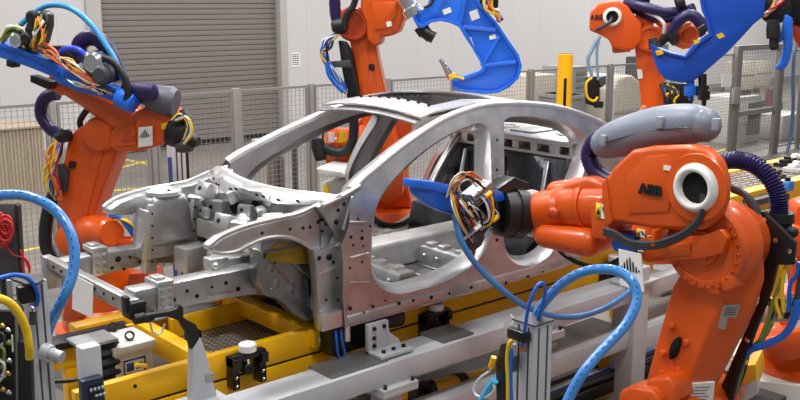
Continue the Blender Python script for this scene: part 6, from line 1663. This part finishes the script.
# big ribbed loop
hose([AD(531, 330, 3.75), AD(538, 312, 3.72), AD(548, 298, 3.68), AD(563, 283, 3.62), AD(582, 272.5, 3.56), AD(602, 269, 3.5), AD(620, 272, 3.46), AD(632, 281, 3.42), AD(637, 295, 3.4), AD(634, 310, 3.38), AD(624, 327, 3.36), AD(610, 342, 3.34), AD(596, 357, 3.32), AD(583, 373, 3.3), AD(574, 388, 3.3), AD(566, 405, 3.3), AD(560, 425, 3.3)], .0185, HOSE_R, 'ribbed_hose', 'thick sky blue ribbed hose looping high from the centre post to the right', ribs=.035, n=12, seg=14)
# left post
c = AD(28, 283, 3.2)
t = thing('aluminium_post', 'square aluminium profile post at the left foreground with a sensor box', 'post', (c.x + .03, c.y + .03, 0))
mb = MB(); mb.box((c.x, c.y, 0), (c.x + .065, c.y + .07, c.z)); mb.build('profile', ALU, t, bevel=.004)
for u in (.018, .045):
    mb = MB(); mb.box((c.x + u - .003, c.y - .0015, .02), (c.x + u + .003, c.y + .001, c.z - .01)); mb.build('slot', GREY_T, t)
mb = MB(); mb.prism([AZ(*q, c.z + .002) for q in ((7, 279), (12, 275), (40, 276), (44, 281), (38, 285), (26, 286))], (0, 0, .008)); mb.build('cap', GREY_D, t)
mb = MB(); a, b = AY(17, 287, c.y - .02), AY(38, 301, c.y - .02); mb.box((a.x, c.y - .03, b.z), (b.x, c.y, a.z)); mb.build('sensor_box', BLACK_G, t, bevel=.006)
mb = MB(); mb.box((AY(8, 283, c.y + .01).x, c.y + .01, AY(8, 318, c.y + .01).z), (AY(12, 283, c.y + .01).x, c.y + .03, AY(8, 281, c.y + .01).z)); mb.build('side_plate', GREY_P, t)
a = AY(33, 309, c.y - .02); mb = MB(); mb.ball(a, .012, (1, 1, 1), 12); mb.build('fitting', CHROME, t)
mb = MB(); mb.cyl(AY(33, 312, c.y - .015), AY(33, 324, c.y - .015), .013); mb.build('valve_body', GREY_D, t)
mb = MB(); a, b = AY(46, 352, c.y - .01), AY(62, 358, c.y - .06); mb.cyl(a, b, .022); mb.cyl(a - (b - a) * .2, a + (b - a) * .3, .03); mb.build('tube_joint', ALU, t)
hose([AY(-8, 281, c.y - .05), AY(4, 277, c.y - .05), AY(16, 275, c.y - .05), AY(27, 278, c.y - .05), AY(35, 287, c.y - .04), AY(38, 298, c.y - .03), AY(36, 306, c.y - .02)], .008, BLUE_T, 'air_tube', 'thin bright blue air tube curving over the left aluminium post', 'tube')
hose([AD(-8, 297, 2.85), AD(4, 300, 2.86), AD(14, 307, 2.88), AD(22, 319, 2.9), AD(27, 333, 2.92), AD(29, 346, 2.93), AD(29.5, 358, 2.95)], .013, YEL_T, 'yellow_hose', 'thick yellow hose bending down in front of the left aluminium post', 'hose')
hose([AD(-12, 198, 3.4), AD(5, 195, 3.4), AD(24, 195.5, 3.4), AD(43, 202, 3.38), AD(58, 213, 3.36), AD(69, 230, 3.34), AD(74.5, 250, 3.32), AD(73, 272, 3.3), AD(66, 292, 3.28), AD(57, 310, 3.3), AD(50, 326, 3.36), AD(45, 342, 3.42), AD(40, 362, 3.45)], .0185, HOSE_R, 'ribbed_hose', 'thick sky blue ribbed hose arching at the left edge in front of the left robot', ribs=.035, n=12, seg=14)
# valve cabinet at the lower left
p = AD(10, 350, 3.0)
t = thing('valve_cabinet', 'black valve cabinet with clear cover and brass fittings at the lower left corner', 'cabinet', (p.x, p.y, 0))
F = Side(facing(10, 350, 3.0, .1), t)
F.plate('cabinet_body', [(-20, 307), (11, 307), (17, 314), (20, 420), (-20, 420)], BLACK_G, 0, .08, .006)
F.plate('cover_rim', [(-20, 309), (11, 309), (17, 316), (19, 420), (16, 420), (14.5, 318), (10, 312), (-20, 312)], mat('cover edge', (110, 116, 114), .3), -.006, .01, .002)
F.plate('side_panel', [(17, 342), (30, 342), (33, 420), (20, 420)], BLACK, -.01, .04, .006)
random.seed(41)
for i in range(5):
    for j in range(2):
        px, py = 1 + j * 6 + rnd(1), 326 + i * 16 + rnd(3)
        F.rod('fitting', (px, py), (px + 4, py + 3), [(0, .008), (.5, .010), (.55, .006), (1, .006), (1, 0)], (BRASS, CHROME, GREEN_T, CHROME)[(i + j) % 4], -.02, -.02, 10)
for k in range(3):
    F.tube('tube', [(-4, 330 + k * 14, -.015), (4, 336 + k * 14, -.03), (3, 352 + k * 12, -.02), (-4, 360 + k * 12, -.015)], .005, (GREY_T, GREEN_T, WHI_T)[k])
F.plate('label', [(11, 335), (12.5, 335), (13.5, 352), (12, 352)], PAPER, -.014, .004, 0)
mb = MB(); q = F.at(5, 420, .06); mb.box((q.x - .12, q.y - .1, 0), (q.x + .12, q.y + .1, q.z)); mb.build('stand', GREY_D, t)
